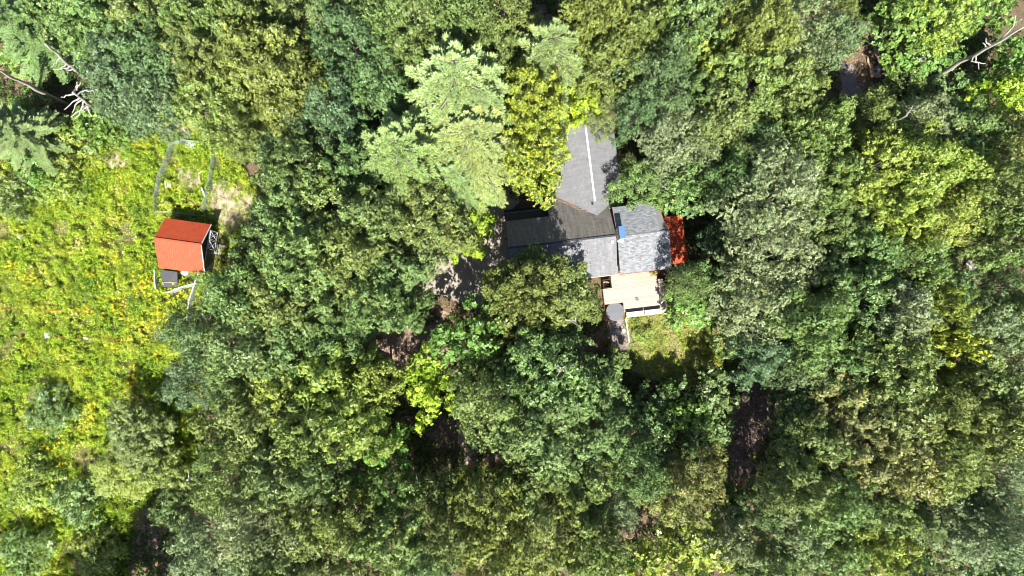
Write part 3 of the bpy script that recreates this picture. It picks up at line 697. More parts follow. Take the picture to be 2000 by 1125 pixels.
# ------------------------------------------------------------------ tree prototypes (unit: metres)
def trunk_mesh(name, H, r0, top, limbs, mat):
    m = MB(); m.tube([(0, 0, -.2), (.05, .02, H * .3), (-.04, .06, H * .6), (0, 0, top)], [r0, r0 * .8, r0 * .5, r0 * .12], 8)
    for (z0, p) in limbs:
        a = Vector((0, 0, z0)); b = Vector(p); c = a.lerp(b, .5) + Vector((0, 0, .25))
        m.tube([a, c, b], [r0 * .38, r0 * .2, r0 * .05], 5)
    return m.mesh(name, mat, True)

def crown_broad(seed, R, z0, z1, ncl, rc, nros, ll, asp, nl=5, lobes=.16, sp=.74, droop=.25):
    "dome of separate leafy clumps with gaps"
    g_ = np.random.default_rng(seed); ph = g_.uniform(0, 6.3, 3)
    zc = z0 + (z1 - z0) * .38; up = z1 - zc; dn = zc - z0
    Cc = []; k_ = 0
    while len(Cc) < ncl:
        k_ += 1
        ct = g_.uniform(-.35, 1) ; a = g_.uniform(0, 2 * math.pi); st_ = math.sqrt(max(0, 1 - ct * ct))
        lob = 1 + lobes * math.sin(3 * a + ph[0]) + lobes * .7 * math.sin(5 * a + ph[1]) + .07 * math.sin(9 * a + ph[2])
        f = g_.uniform(.72, 1.0) if g_.random() < .8 else g_.uniform(.3, .7)
        p = np.array([st_ * math.cos(a) * R * lob * f, st_ * math.sin(a) * R * lob * f, zc + ct * (up if ct > 0 else dn) * f + g_.normal(0, .45) * R / 5])
        rr_ = g_.uniform(*rc)
        if k_ < 6000 and any(np.linalg.norm((p - c_)[:3]) < sp * (rr_ + r_) for c_, r_ in Cc): continue
        Cc.append((p, rr_))
    Pn = []; Nn = []
    for c_, r_ in Cc:
        n_ = int(nros * (r_ / rc[1]) ** 2)
        d = g_.normal(0, 1, (n_, 3)); d[:, 2] = np.abs(d[:, 2]) * 1.1 - .3; d /= np.linalg.norm(d, axis=1)[:, None]
        rad = r_ * (g_.uniform(.5, 1, (n_, 1)) ** .4) * (1 + .2 * g_.normal(0, 1, (n_, 1))) * (1 + .22 * np.sin(d @ g_.normal(0, 2.6, (3, 1)) + g_.uniform(0, 6)))
        Pn.append(c_ + d * rad * np.array([1, 1, .85])); Nn.append(d + np.array([0, -.12, .4]))
    Pn = np.concatenate(Pn); Nn = np.concatenate(Nn); Nn /= np.linalg.norm(Nn, axis=1)[:, None]
    V, Q = rosettes(Pn, Nn, ll, nl, g_, asp, droop)
    limbs = [(z0 + g_.uniform(-.25, .25) * (z1 - z0), c_ * np.array([.9, .9, 1]) - np.array([0, 0, r_ * .3])) for c_, r_ in Cc[:12]]
    limbs += [(zc, c_ * np.array([1.04, 1.04, 1]) + np.array([g_.normal(0, .4), g_.normal(0, .4), r_ * .95 + .15])) for c_, r_ in Cc[12:20] if c_[2] > zc]
    return V, Q, limbs

def crown_pine(seed, R, H, nwh=10):
    "whorls of long flat feathery boughs, star shaped from above"
    g_ = np.random.default_rng(seed); Pt = []; Dt = []; boughs = []
    for w_ in range(nwh):
        f = w_ / (nwh - 1); z = H * (.4 + .58 * f); L = R * (1 - f) ** .7 * 1.12 + .4
        nb = [9, 9, 8, 8, 7, 7, 6, 5, 5, 4][w_]; a0 = g_.uniform(0, 6.3)
        for b_ in range(nb):
            a = a0 + 2 * math.pi * b_ / nb + g_.normal(0, .18); l = L * g_.uniform(.8, 1.12); rise = .05 + .7 * f + g_.normal(0, .05)
            d = np.array([math.cos(a), math.sin(a), rise]); d /= np.linalg.norm(d); sd = np.array([-math.sin(a), math.cos(a), 0])
            boughs.append((z, np.array([0, 0, z]) + d * l * .85))
            nst = int(5 + l * 4.5)
            for i in range(nst):
                u = (i + .8) / nst; base = np.array([0, 0, z]) + d * l * u - np.array([0, 0, .2 * l * u * u])
                for s_ in (-1, 1):
                    tl = (l * .34 * (1.05 - u) * min(1, .35 + 2.2 * u) + .22) * g_.uniform(.7, 1.25); td = d * .95 + sd * s_ * .6; td /= np.linalg.norm(td)
                    nt_ = max(2, int(tl / .14))
                    for q in range(nt_):
                        Pt.append(base + td * tl * (q + .3) / nt_ + g_.normal(0, .04, 3)); Dt.append(td + g_.normal(0, .16, 3) + np.array([0, 0, .1]))
            for q in range(6): Pt.append(np.array([0, 0, z]) + d * l * (.8 + .05 * q) - np.array([0, 0, .17 * l])); Dt.append(d + g_.normal(0, .15, 3))
    Pt = np.array(Pt); Dt = np.array(Dt); Dt /= np.linalg.norm(Dt, axis=1)[:, None]
    n_ = len(Pt); k_ = 5; L = g_.uniform(.2, .38, (n_, k_, 1))
    D = Dt[:, None] + g_.normal(0, .38, (n_, k_, 3)) * np.array([1, 1, .4]); D /= np.linalg.norm(D, axis=2)[..., None]
    X = np.cross(D, np.array([0, 0, 1.0]) + g_.normal(0, .28, (n_, k_, 3))); X /= np.linalg.norm(X, axis=2)[..., None] + 1e-9; X *= .034
    A = np.broadcast_to(Pt[:, None], D.shape); T_ = A + D * L
    V = np.stack([A, A + D * L * .55 - X, T_, A + D * L * .55 + X], 2).reshape(-1, 3)
    return V, np.arange(len(V)).reshape(-1, 4), boughs

PROTO = {}
def proto(kind, i, R, H, V, Q, limbs, leafm, bark, r0=.24):
    cm = np_mesh(kind + '_crown', V, Q, leafm)
    tm = trunk_mesh(kind + '_trunk', H, r0, H * .86, limbs, bark)
    PROTO.setdefault(kind, []).append((R, H, cm, tm))
OAKS = [(105, .4, 1.1, 130, .24, .72), (130, .35, .9, 100, .24, .72), (85, .45, 1.25, 100, .3, .72), (95, .4, 1.2, 150, .22, .74), (110, .35, 1.0, 80, .32, .72), (75, .6, 1.4, 170, .25, .72)]
for i, (n_, ra, rb, q_, ll, sp) in enumerate(OAKS):      # broad oaks: many separate lumps of leaves
    V, Q, l = crown_broad(10 + i, 5.0, 7.0, 16.0, n_, (ra, rb), q_, ll, .62, sp=sp, lobes=.1 + .03 * i); proto('oak', i, 5.0, 16.0, V, Q, l, M['leaf'], M['bark'])
FINE = [(80, .45, 1.3, 170, .2), (105, .4, 1.0, 130, .19), (70, .5, 1.4, 160, .22), (90, .45, 1.2, 170, .18)]
for i, (n_, ra, rb, q_, ll) in enumerate(FINE):      # fine leaved trees (ash, birch)
    V, Q, l = crown_broad(30 + i, 5.0, 6.5, 16.0, n_, (ra, rb), q_, ll, .6, 5, .14, .78); proto('fine', i, 5.0, 16.0, V, Q, l, M['leaf'], M['bark'])
for i in range(3):      # open maples: larger leaves, layered sprays
    V, Q, l = crown_broad(50 + i, 3.2, 3.6, 10.0, 36, (.5, .95), 52, .31, .72, 5, .22, .78, droop=.15); proto('maple', i, 3.2, 10.0, V, Q, l, M['leaf'], M['bark'], .14)
for i in range(3):      # shrubs of the meadow edge
    V, Q, l = crown_broad(70 + i, 1.8, .2, 3.0, 26, (.4, .75), 70, .19, .5, 5, .2); proto('shrub', i, 1.8, 3.0, V, Q, l[:6], M['leaf'], M['bark'], .06)
for i in range(3):
    V, Q, b = crown_pine(90 + i, 4.0, 17.0); proto('pine', i, 4.0, 17.0, V, Q, b[::2], M['needle'], M['bark'], .26)

TONE = {  # leaf tints (object colour); alpha = share of yellowing sprigs
 'O': (.17, .228, .06, .05), 'OD': (.16, .22, .065, .04), 'D': (.115, .185, .08, .02), 'M': (.155, .235, .075, .04), 'MD': (.125, .2, .068, .03),
 'G': (.195, .262, .118, .03), 'B': (.145, .265, .055, .03), 'L': (.27, .42, .04, .06), 'Y': (.17, .24, .05, .27), 'YG': (.225, .31, .065, .09),
 'T': (.2, .235, .085, .08), 'P': (.275, .375, .135, .06), 'PG': (.24, .35, .14, .02)}
NAME = {'oak': 'oak_tree', 'fine': 'broadleaf_tree', 'maple': 'maple_tree', 'shrub': 'shrub', 'pine': 'pine_tree'}
n_tree = 0
def tree(x, y, r, h, kind, tone, label, group=None, stretch=1.0):
    global n_tree
    pr = PROTO[kind]; R0, H0, cm, tm = pr[n_tree % len(pr)]; n_tree += 1
    if r >= 58 and kind in ('oak', 'fine') and not (940 < x < 1420 and 480 < y < 900): h = h * random.uniform(.88, 1.14)
    zc = h * (.72 if kind != 'pine' else .8); p = P(x, y, zc); R = r * (CAM_H - zc) / FPX * (.95 if kind in ('oak', 'fine') else 1)
    e = empty(NAME[kind], (p[0], p[1], 0), random.uniform(0, 6.28)); s = R / R0
    e.scale = (s * stretch, s / stretch, h / H0)
    tag(e, label, 'tree' if kind != 'shrub' else 'shrub', group)
    c = TONE[tone]; j = [random.uniform(.9, 1.1) for _ in range(3)]; v = random.uniform(.98, 1.18)
    for nm, me in (('crown', cm), ('trunk', tm)):
        o = bpy.data.objects.new(nm, me); C.objects.link(o); o.parent = e
        o.color = (c[0] * j[0] * v, c[1] * v, c[2] * j[2] * v, c[3])
    return e
# ------------------------------------------------------------------ the trees, one by one: photo x, y, crown radius (photo px), height, kind, tint, label
TREES = [
# ---- top left
(20, 30, 80, 15, 'pine', 'PG', 'pale soft pine crown filling the top left corner of the photo'),
(75, 30, 62, 13, 'pine', 'PG', 'pale pine behind the upper bleached snag at top left'),
(110, -5, 75, 15, 'oak', 'M', 'mid green crown cut by the top edge right of the corner pine'),
(35, 110, 36, 5, 'maple', 'B', 'small bright tree in the shade above the bare leaning trunk at left'),
(60, 215, 40, 5, 'maple', 'B', 'small dark leafy tree below the bare leaning trunk at left'),
(10, 250, 66, 11, 'pine', 'PG', 'pale green pine on the left edge below the bare leaning trunk'),
(200, 45, 95, 15, 'oak', 'M', 'lumpy mid green oak up and right of the snags at top left'),
(290, 20, 85, 16, 'oak', 'OD', 'olive oak cut by the top edge, second from the mid green one'),
(242, 140, 76, 14, 'oak', 'D', 'blue green oak touching the two bleached snags on their right'),
(310, 105, 80, 16, 'oak', 'MD', 'dark green oak between the blue green oak and the long olive row'),
(320, 190, 78, 14, 'fine', 'D', 'blue green crown overhanging the pale dry ground above the pen'),
(250, 205, 52, 12, 'oak', 'D', 'smaller blue green crown at the left end of the pale dry ground'),
(390, 25, 80, 16, 'oak', 'M', 'green oak cut by the top edge above the long olive row'),
(405, 110, 72, 16, 'oak', 'OD', 'olive oak on the left flank of the long olive row'),
(430, 210, 82, 16, 'oak', 'O', 'yellowish olive oak just up and right of the wire pen'),
(480, 35, 75, 17, 'oak', 'OD', 'olive oak at the top edge with an olive oak on either side below it'),
(510, 115, 85, 17, 'oak', 'O', 'big olive oak left of the dark cleft running down from the top edge'),
(565, 190, 85, 17, 'oak', 'O', 'big olive oak at the lower left of the dark cleft'),
(488, 262, 58, 15, 'oak', 'OD', 'olive oak right of the pen and above the dry clearing'),
(580, 20, 62, 15, 'fine', 'M', 'green crown at the top edge left of the brown gap'),
(655, 25, 58, 15, 'oak', 'MD', 'green crown at the top edge right of the brown gap'),
(680, 95, 78, 16, 'oak', 'D', 'dark green oak flecked with yellow along the right of the dark cleft'),
(740, 30, 72, 16, 'fine', 'M', 'fine leaved green crown at the top edge above the yellow flecked oak'),
(745, 165, 78, 15, 'oak', 'MD', 'dark green oak left of the tall pale pine'),
(820, 35, 75, 17, 'fine', 'OD', 'smooth olive crown at the top edge above the tall pale pine'),
(805, 115, 58, 15, 'oak', 'OD', 'olive crown touching the tip of the tall pale pine on its left'),
(905, 25, 70, 17, 'fine', 'OD', 'smooth olive crown at the top edge second left of the topmost pale pine'),
(985, 30, 62, 16, 'fine', 'O', 'olive crown at the top edge just left of the topmost pale pine'),
(970, 100, 50, 14, 'oak', 'OD', 'olive crown wedged between the tall pale pine and the topmost one'),
(655, 215, 62, 14, 'oak', 'D', 'blue green oak between the big olive oak and the pale pines'),
(610, 275, 62, 13, 'fine', 'D', 'bluish rounded crown left of the lowest pale pine'),
(690, 255, 46, 12, 'oak', 'MD', 'small dark crown at the upper left shoulder of the lowest pale pine'),
# ---- pines and the yellow oak
(893, 155, 128, 20, 'pine', 'P', 'tallest pale pine, widest of the pale group above the house'),
(782, 295, 112, 18, 'pine', 'P', 'lowest left pale pine of the group above the house'),
(918, 268, 108, 17, 'pine', 'P', 'pale pine between the tallest one and the gravel drive'),
(888, 345, 78, 13, 'pine', 'P', 'lower skirt-like pale pine just above the lime maple'),
(1078, 95, 92, 18, 'pine', 'P', 'topmost pale pine standing alone above the yellow oak'),
(1042, 195, 66, 16, 'oak', 'Y', 'upper yellow oak directly below the topmost pale pine'),
(1040, 305, 76, 15, 'oak', 'Y', 'lower yellow oak hanging over the west slope of the north wing roof'),
(1132, 200, 44, 11, 'maple', 'L', 'lime green maple at the north end of the grey wing roof'),
(1178, 232, 38, 9, 'fine', 'T', 'small tan leaved tree touching the north end of the grey wing roof'),
# ---- top centre and right
(1160, 28, 70, 16, 'oak', 'O', 'olive oak at the top edge right of the topmost pale pine'),
(1190, 120, 80, 16, 'oak', 'O', 'broad olive oak up and right of the lime maple by the wing roof'),
(1248, 45, 68, 16, 'oak', 'O', 'olive oak at the top edge, third right of the topmost pale pine'),
(1285, 150, 72, 15, 'fine', 'D', 'blue green crown in the middle of the canopy above the north wing'),
(1245, 215, 52, 13, 'oak', 'D', 'dark blue green crown just right of the tan leaved tree'),
(1340, 55, 72, 16, 'oak', 'M', 'green oak flecked yellow at the top edge above the lime crown'),
(1410, 30, 60, 15, 'fine', 'M', 'green crown at the top edge right of the yellow flecked one'),
(1385, 125, 52, 13, 'maple', 'YG', 'yellow green crown at upper right, brightest of its neighbours'),
(1350, 190, 50, 13, 'oak', 'MD', 'mid green crown below the yellow green one at upper right'),
(1315, 265, 70, 13, 'fine', 'G', 'light grey green crown right of the north wing roof'),
(1480, 70, 75, 17, 'oak', 'O', 'olive oak at upper right between two grey green crowns'),
(1455, 170, 80, 17, 'oak', 'O', 'big olive oak right of the yellow green crown'),
(1400, 245, 68, 15, 'oak', 'OD', 'olive crown right of the light grey green one by the wing'),
(1540, 190, 80, 16, 'oak', 'O', 'olive oak left of the sunlit road patch at upper right'),
(1555, 50, 78, 16, 'fine', 'G', 'grey green crown at the top edge left of the log clearing'),
(1615, 90, 56, 15, 'fine', 'G', 'grey green crown bordering the log clearing on its left'),
(1640, 8, 42, 12, 'fine', 'OD', 'olive crown at the top edge directly above the log clearing'),
(1585, 265, 72, 15, 'oak', 'OD', 'olive oak below the road patch at upper right'),
(1480, 290, 62, 14, 'oak', 'MD', 'mid green oak in the hollow below the big olive oak'),
(1775, 35, 58, 10, 'maple', 'B', 'bright dark-gapped tree right of the log clearing'),
(1768, 118, 36, 5, 'maple', 'B', 'low leafy tree beside the fallen trunk at upper right'),
(1835, 20, 70, 11, 'oak', 'YG', 'yellow green crown at the top edge above the long dead trunk'),
(1815, 90, 50, 7, 'maple', 'B', 'bright tree above the lower end of the long dead trunk'),
(1915, 8, 55, 9, 'maple', 'B', 'bright green tree at the top right beyond the long dead trunk'),
(1990, 130, 52, 8, 'maple', 'B', 'bright green tree on the right edge under the long dead trunk'),
(1965, 200, 58, 9, 'maple', 'L', 'vivid green tree on the right edge, second below the long dead trunk'),
(1875, 175, 52, 5, 'maple', 'M', 'shaded leafy tree under the middle of the long dead trunk'),
(1775, 170, 48, 4, 'shrub', 'M', 'low bush spreading below the fallen trunk at upper right'),
(1715, 240, 62, 11, 'fine', 'O', 'thin brownish crown with twigs below the log clearing'),
(1800, 245, 64, 11, 'fine', 'G', 'grey green crown right of the thin brownish one'),
(1885, 270, 66, 12, 'oak', 'M', 'green oak between the grey green crown and the right edge'),
(1970, 285, 62, 14, 'oak', 'OD', 'olive crown on the right edge below the vivid green trees'),
# ---- right of the house
(1245, 365, 58, 9, 'fine', 'M', 'soft green tree leaning over the mottled east roof'),
(1305, 335, 45, 9, 'fine', 'G', 'pale green tree above the soft green one by the east roof'),
(1335, 370, 48, 10, 'maple', 'M', 'leafy tree up and right of the blue tarp'),
(1360, 300, 52, 12, 'fine', 'G', 'light crown between the wing and the big grey green trees'),
(1425, 345, 55, 13, 'oak', 'MD', 'dark green oak at the upper left of the big grey green trees'),
(1505, 385, 98, 17, 'fine', 'G', 'big smooth grey green crown right of the house, uppermost of three'),
(1500, 500, 92, 17, 'fine', 'G', 'big smooth grey green crown right of the red lean-to, middle of three'),
(1470, 600, 78, 16, 'fine', 'G', 'big smooth grey green crown right of the deck, lowest of three'),
(1350, 600, 46, 7, 'maple', 'B', 'bright leafy maple along the east side of the deck'),
(1340, 552, 38, 14, 'fine', 'M', 'dark feathery young tree at the south end of the red lean-to roof'),
(1395, 545, 46, 10, 'maple', 'MD', 'dark green tree in the shade between the lean-to and the grey green crowns'),
(1428, 658, 36, 9, 'maple', 'M', 'green tree on the right border of the rough lawn'),
(1402, 470, 40, 8, 'oak', 'D', 'very dark tree in the shade right of the red lean-to roof'),
(1610, 350, 72, 15, 'oak', 'OD', 'olive crown between the uppermost grey green tree and the yellow green ones'),
(1620, 440, 66, 14, 'fine', 'OD', 'dull olive crown right of the dark hollow beside the grey green trees'),
(1700, 330, 72, 16, 'oak', 'YG', 'yellow green oak, leftmost of the bright cluster at right'),
(1790, 335, 80, 17, 'oak', 'YG', 'yellow green oak, middle of the bright cluster at right'),
(1875, 350, 70, 16, 'oak', 'YG', 'yellow green oak, rightmost of the bright cluster at right'),
(1745, 420, 72, 15, 'oak', 'YG', 'yellow green oak below the middle of the bright cluster'),
(1830, 430, 70, 15, 'fine', 'YG', 'fine yellow green crown above the boulder gap at right'),
(1950, 385, 72, 15, 'oak', 'O', 'olive oak on the right edge beside the bright cluster'),
(1960, 470, 60, 14, 'oak', 'M', 'green oak on the right edge above the boulder gap'),
(1590, 520, 52, 12, 'oak', 'D', 'dark blue green tree in the hollow right of the middle grey green crown'),
(1690, 500, 70, 14, 'oak', 'M', 'green oak below the bright cluster on its left'),
(1775, 525, 72, 15, 'fine', 'M', 'green crown left of the boulder gap'),
(1850, 560, 45, 11, 'oak', 'MD', 'dark green crown below the boulder gap on its left'),
(1945, 560, 60, 12, 'fine', 'MD', 'dark green crown below the boulder gap on its right'),
(1660, 575, 74, 15, 'oak', 'M', 'green oak right of the lowest grey green crown'),
(1575, 630, 75, 15, 'oak', 'M', 'lumpy green oak above the shaded dirt drive'),
(1745, 615, 70, 15, 'oak', 'G', 'grey green oak left of the yellow birch'),
(1830, 600, 52, 15, 'oak', 'YG', 'yellowish green crown just above the yellow birch'),
(1848, 672, 44, 14, 'maple', 'Y', 'slim yellow birch-like tree, yellowest crown on the right side'),
(1925, 640, 66, 14, 'fine', 'G', 'grey green crown right of the yellow birch-like tree'),
(1990, 620, 50, 14, 'oak', 'M', 'green crown on the right edge level with the yellow birch-like tree'),
(1480, 690, 55, 12, 'oak', 'D', 'dark green tree leaning over the top of the shaded dirt drive'),
(1555, 720, 62, 13, 'fine', 'D', 'blue green crown right of the shaded dirt drive'),
(1650, 680, 75, 15, 'oak', 'MD', 'dark green oak two crowns left of the yellow birch-like tree'),
(1740, 710, 78, 15, 'oak', 'OD', 'olive oak left of and below the yellow birch-like tree'),
(1590, 750, 26, 7, 'maple', 'L', 'tiny lime green sapling right of the shaded dirt drive'),
(1545, 790, 40, 11, 'oak', 'D', 'small blue green crown at the right bend of the shaded dirt drive'),
(1900, 740, 75, 14, 'oak', 'OD', 'olive oak below the grey green crown by the yellow birch-like tree'),
(1985, 720, 60, 14, 'fine', 'G', 'grey green crown on the right edge below the yellow birch-like tree'),
(1650, 785, 78, 15, 'oak', 'T', 'brownish olive oak up and right of the tiny lime sapling'),
(1740, 810, 80, 16, 'oak', 'T', 'brownish olive oak in the middle of the lower right canopy'),
(1830, 800, 72, 15, 'oak', 'O', 'olive oak right of the middle brownish one at lower right'),
(1920, 830, 72, 15, 'oak', 'OD', 'olive oak one crown in from the right edge at lower right'),
(1990, 820, 55, 14, 'oak', 'G', 'grey green crown on the right edge at lower right'),
# ---- bottom right
(1580, 860, 70, 14, 'oak', 'OD', 'olive oak right of the lower end of the shaded dirt drive'),
(1660, 885, 76, 15, 'oak', 'T', 'brownish oak two crowns right of the shaded drive end'),
(1750, 905, 78, 16, 'oak', 'T', 'brownish oak above the pale little pine at lower right'),
(1845, 900, 74, 15, 'oak', 'O', 'olive oak up and right of the pale little pine'),
(1935, 930, 72, 14, 'fine', 'G', 'grey green crown near the right edge above the bottom corner'),
(1540, 945, 62, 14, 'oak', 'OD', 'olive crown below the end of the shaded dirt drive'),
(1620, 975, 70, 14, 'oak', 'M', 'green oak down and right of the shaded drive end'),
(1715, 985, 66, 14, 'oak', 'OD', 'olive crown left of the pale little pine'),
(1808, 1030, 40, 13, 'pine', 'P', 'pale little pine alone among the broad crowns at lower right'),
(1880, 1030, 78, 15, 'fine', 'G', 'grey green crown right of the pale little pine'),
(1965, 1035, 62, 14, 'fine', 'G', 'grey green crown on the right edge near the bottom corner'),
(1545, 1040, 72, 14, 'fine', 'G', 'grey green crown right of the bright lime tree at the bottom'),
(1625, 1075, 66, 14, 'oak', 'M', 'green oak at the bottom edge between grey green and yellow green'),
(1715, 1065, 72, 14, 'oak', 'YG', 'yellow green oak at the bottom edge left of the dead twigs'),
(1500, 1115, 60, 13, 'oak', 'MD', 'dark green crown at the bottom edge right of the bright lime tree'),
(1480, 985, 48, 11, 'oak', 'MD', 'dark crown left of the olive one below the shaded drive end'),
(1790, 1125, 42, 9, 'maple', 'MD', 'dark low tree at the bottom edge by the dead twigs'),
(1950, 1120, 55, 8, 'maple', 'MD', 'shaded low tree at the bottom right corner'),
# ---- below the house
(992, 562, 54, 15, 'oak', 'O', 'olive oak between the gravel drive and the house front'),
(1048, 560, 66, 17.5, 'oak', 'O', 'tall olive oak whose shadow lies on the west end of the house roof'),
(1128, 592, 42, 9, 'oak', 'O', 'small olive oak nearest the hot tub and firewood bin'),
(1072, 566, 82, 12, 'oak', 'O', 'large olive oak covering the southwest corner of the house'),
(1040, 612, 68, 12.5, 'oak', 'O', 'lower olive oak just below the one covering the house corner'),
(920, 658, 66, 12.5, 'maple', 'B', 'bright green maple between the brown clay gap and the olive oaks'),
(985, 700, 52, 11, 'oak', 'M', 'green crown below the bright maple in the centre'),
(1095, 660, 46, 7, 'maple', 'M', 'small leafy tree below the olive oaks in the centre'),
(1060, 735, 92, 16, 'oak', 'M', 'big lumpy green oak, upper left of the four below the hot tub'),
(1158, 765, 72, 9, 'oak', 'M', 'big lumpy green oak, upper right of the four below the hot tub'),
(955, 790, 82, 16, 'fine', 'M', 'big green crown right of the lime saplings'),
(1055, 840, 92, 16, 'oak', 'M', 'big lumpy green oak, lower left of the four below the hot tub'),
(1160, 850, 76, 13, 'oak', 'M', 'big lumpy green oak, lower right of the four below the hot tub'),
(1290, 788, 46, 5, 'maple', 'MD', 'shaded maple at the lower edge of the rough lawn'),
(1338, 815, 46, 6, 'maple', 'B', 'leafy maple between the rough lawn and the shaded dirt drive'),
(1205, 705, 25, 5, 'maple', 'M', 'small sapling standing at the lower end of the grey path'),
(1258, 655, 16, 1.2, 'shrub', 'YG', 'low yellow green shrub on the lawn below the deck bench'),
(1395, 690, 22, 1.6, 'shrub', 'Y', 'low yellowing shrub on the right side of the rough lawn'),
(1260, 855, 58, 9, 'maple', 'M', 'green maple right of the four lumpy oaks'),
(1350, 872, 44, 8, 'maple', 'MD', 'dark maple left of the shaded dirt drive'),
(1245, 920, 58, 13, 'fine', 'M', 'green crown left of the brownish ones below the dirt drive'),
(1365, 930, 60, 13, 'fine', 'T', 'brownish crown directly below the dark maple by the drive'),
(1310, 965, 62, 13, 'fine', 'T', 'brownish crown at the upper end of the dark slit near the bottom'),
(1205, 990, 45, 11, 'fine', 'G', 'small grey green crown left of the dark slit near the bottom'),
(1035, 940, 70, 15, 'oak', 'O', 'olive oak directly below the lumpy oaks, left of centre'),
(1130, 955, 74, 15, 'oak', 'O', 'olive oak directly below the lumpy oaks, right of centre'),
(960, 985, 76, 15, 'oak', 'O', 'olive oak below the dark pit in the middle of the bottom'),
(1060, 1040, 84, 16, 'oak', 'O', 'large olive oak in the middle of the bottom edge row'),
(1155, 1060, 66, 15, 'oak', 'O', 'olive oak left of the dark slit at the bottom edge'),
(960, 1085, 74, 15, 'oak', 'O', 'olive oak at the bottom edge left of the large middle one'),
(872, 962, 46, 12, 'oak', 'OD', 'dull olive crown at the foot of the dark pit'),
(880, 1040, 58, 14, 'oak', 'OD', 'dull olive crown at the left end of the bottom olive row'),
(1335, 1060, 74, 12, 'maple', 'YG', 'bright lime tree at the bottom edge right of the dark slit'),
(1270, 1120, 40, 9, 'maple', 'L', 'small bright tree cut by the bottom edge by the dark slit'),
(1425, 1050, 52, 13, 'oak', 'G', 'grey green crown just right of the bright lime tree'),
(1395, 770, 44, 6, 'maple', 'MD', 'dark leafy maple in deep shade on the left bank of the dirt drive'),
(1398, 845, 34, 5, 'maple', 'M', 'small maple in deep shade just left of the dirt drive'),
(1420, 980, 35, 9, 'maple', 'MD', 'dark little tree at the foot of the shaded dirt drive'),
# ---- left of the house
(835, 420, 80, 14, 'oak', 'OD', 'round olive oak flecked with yellow left of the lime maple'),
(785, 385, 48, 11, 'oak', 'MD', 'dark crown under the lowest left pale pine'),
(932, 425, 36, 8, 'maple', 'L', 'lime maple edging the gravel drive, upper of two'),
(908, 478, 34, 8, 'maple', 'L', 'lime maple edging the gravel drive, lower of two'),
(835, 485, 52, 12, 'oak', 'M', 'green crown at the top left of the gravel patch'),
(690, 335, 62, 14, 'oak', 'MD', 'dark green oak touching the lowest left pale pine on its left'),
(580, 345, 74, 15, 'oak', 'MD', 'dark green oak right of the dry clearing, uppermost of its column'),
(545, 300, 50, 13, 'fine', 'D', 'bluish crown above the dry clearing'),
(640, 405, 84, 16, 'oak', 'M', 'large green oak two crowns right of the dry clearing'),
(572, 415, 62, 15, 'oak', 'M', 'green oak on the right border of the dry clearing'),
(725, 425, 70, 15, 'oak', 'M', 'green oak left of the round yellow flecked oak'),
(522, 490, 68, 15, 'oak', 'M', 'green oak just right of the red shed'),
(590, 500, 82, 16, 'oak', 'M', 'big green oak two crowns right of the red shed'),
(680, 510, 82, 16, 'oak', 'OD', 'big olive green oak midway between shed and house'),
(765, 525, 66, 15, 'oak', 'M', 'green oak on the left border of the gravel patch'),
(478, 572, 70, 15, 'oak', 'M', 'green oak down and right of the red shed'),
(545, 590, 80, 16, 'oak', 'OD', 'olive green oak in the second row below and right of the shed'),
(640, 600, 80, 16, 'oak', 'M', 'green oak left of the big one above the clay gap'),
(735, 590, 66, 15, 'oak', 'M', 'green oak just above the brown clay gap'),
(800, 600, 42, 10, 'maple', 'MD', 'dark leafy tree at the top of the brown clay gap'),
(395, 655, 70, 14, 'fine', 'D', 'bluish crown bordering the meadow below the white railed fence'),
(480, 665, 76, 15, 'oak', 'M', 'green oak one in from the meadow below the white railed fence'),
(575, 680, 80, 15, 'oak', 'M', 'green oak above the yellow green oaks at lower left'),
(665, 670, 66, 15, 'fine', 'M', 'green crown left of the brown clay gap'),
(380, 745, 62, 13, 'fine', 'D', 'bluish crown bordering the meadow, lower of two'),
(455, 750, 66, 14, 'fine', 'OD', 'dull crown between the bluish one and the yellow green oaks'),
(560, 760, 80, 15, 'oak', 'YG', 'yellow green oak at lower left, leftmost of four'),
(655, 750, 76, 15, 'oak', 'YG', 'yellow green oak at lower left, top of four'),
(725, 745, 62, 14, 'oak', 'YG', 'yellow green oak at lower left, beside the brown clay gap'),
(690, 830, 80, 15, 'oak', 'YG', 'yellow green oak at lower left, lowest of four'),
(600, 840, 68, 15, 'oak', 'O', 'olive oak under the leftmost yellow green oak'),
(830, 715, 38, 8, 'maple', 'L', 'lime sapling right of the brown clay gap, upper of two'),
(838, 780, 46, 9, 'maple', 'L', 'lime sapling right of the brown clay gap, lower of two'),
(500, 830, 74, 14, 'oak', 'OD', 'olive crown right of the grassy strip at lower left'),
(425, 840, 46, 9, 'maple', 'O', 'small olive tree at the end of the grassy strip'),
(730, 890, 62, 11, 'maple', 'B', 'vivid green maple left of the dark pit'),
(770, 960, 52, 13, 'oak', 'M', 'green crown below the dark pit on its left'),
(640, 920, 62, 14, 'oak', 'MD', 'dark green crown left of the vivid green maple'),
(550, 925, 72, 15, 'oak', 'M', 'green oak two crowns left of the vivid green maple'),
(450, 930, 72, 14, 'fine', 'OD', 'dull olive crown with bare twigs at lower left'),
(500, 1020, 82, 15, 'fine', 'G', 'grey green crown, upper of two by the shaded lane at bottom left'),
(415, 1060, 78, 14, 'fine', 'G', 'grey green crown, lower of two by the shaded lane at bottom left'),
(600, 1020, 74, 15, 'oak', 'OD', 'olive oak right of the upper grey green crown'),
(690, 1010, 70, 15, 'oak', 'O', 'olive oak below the vivid green maple'),
(760, 1050, 70, 14, 'oak', 'M', 'green oak third from the grey green crowns along the bottom'),
(830, 1085, 58, 14, 'oak', 'MD', 'dark green crown at the bottom edge below the dark pit'),
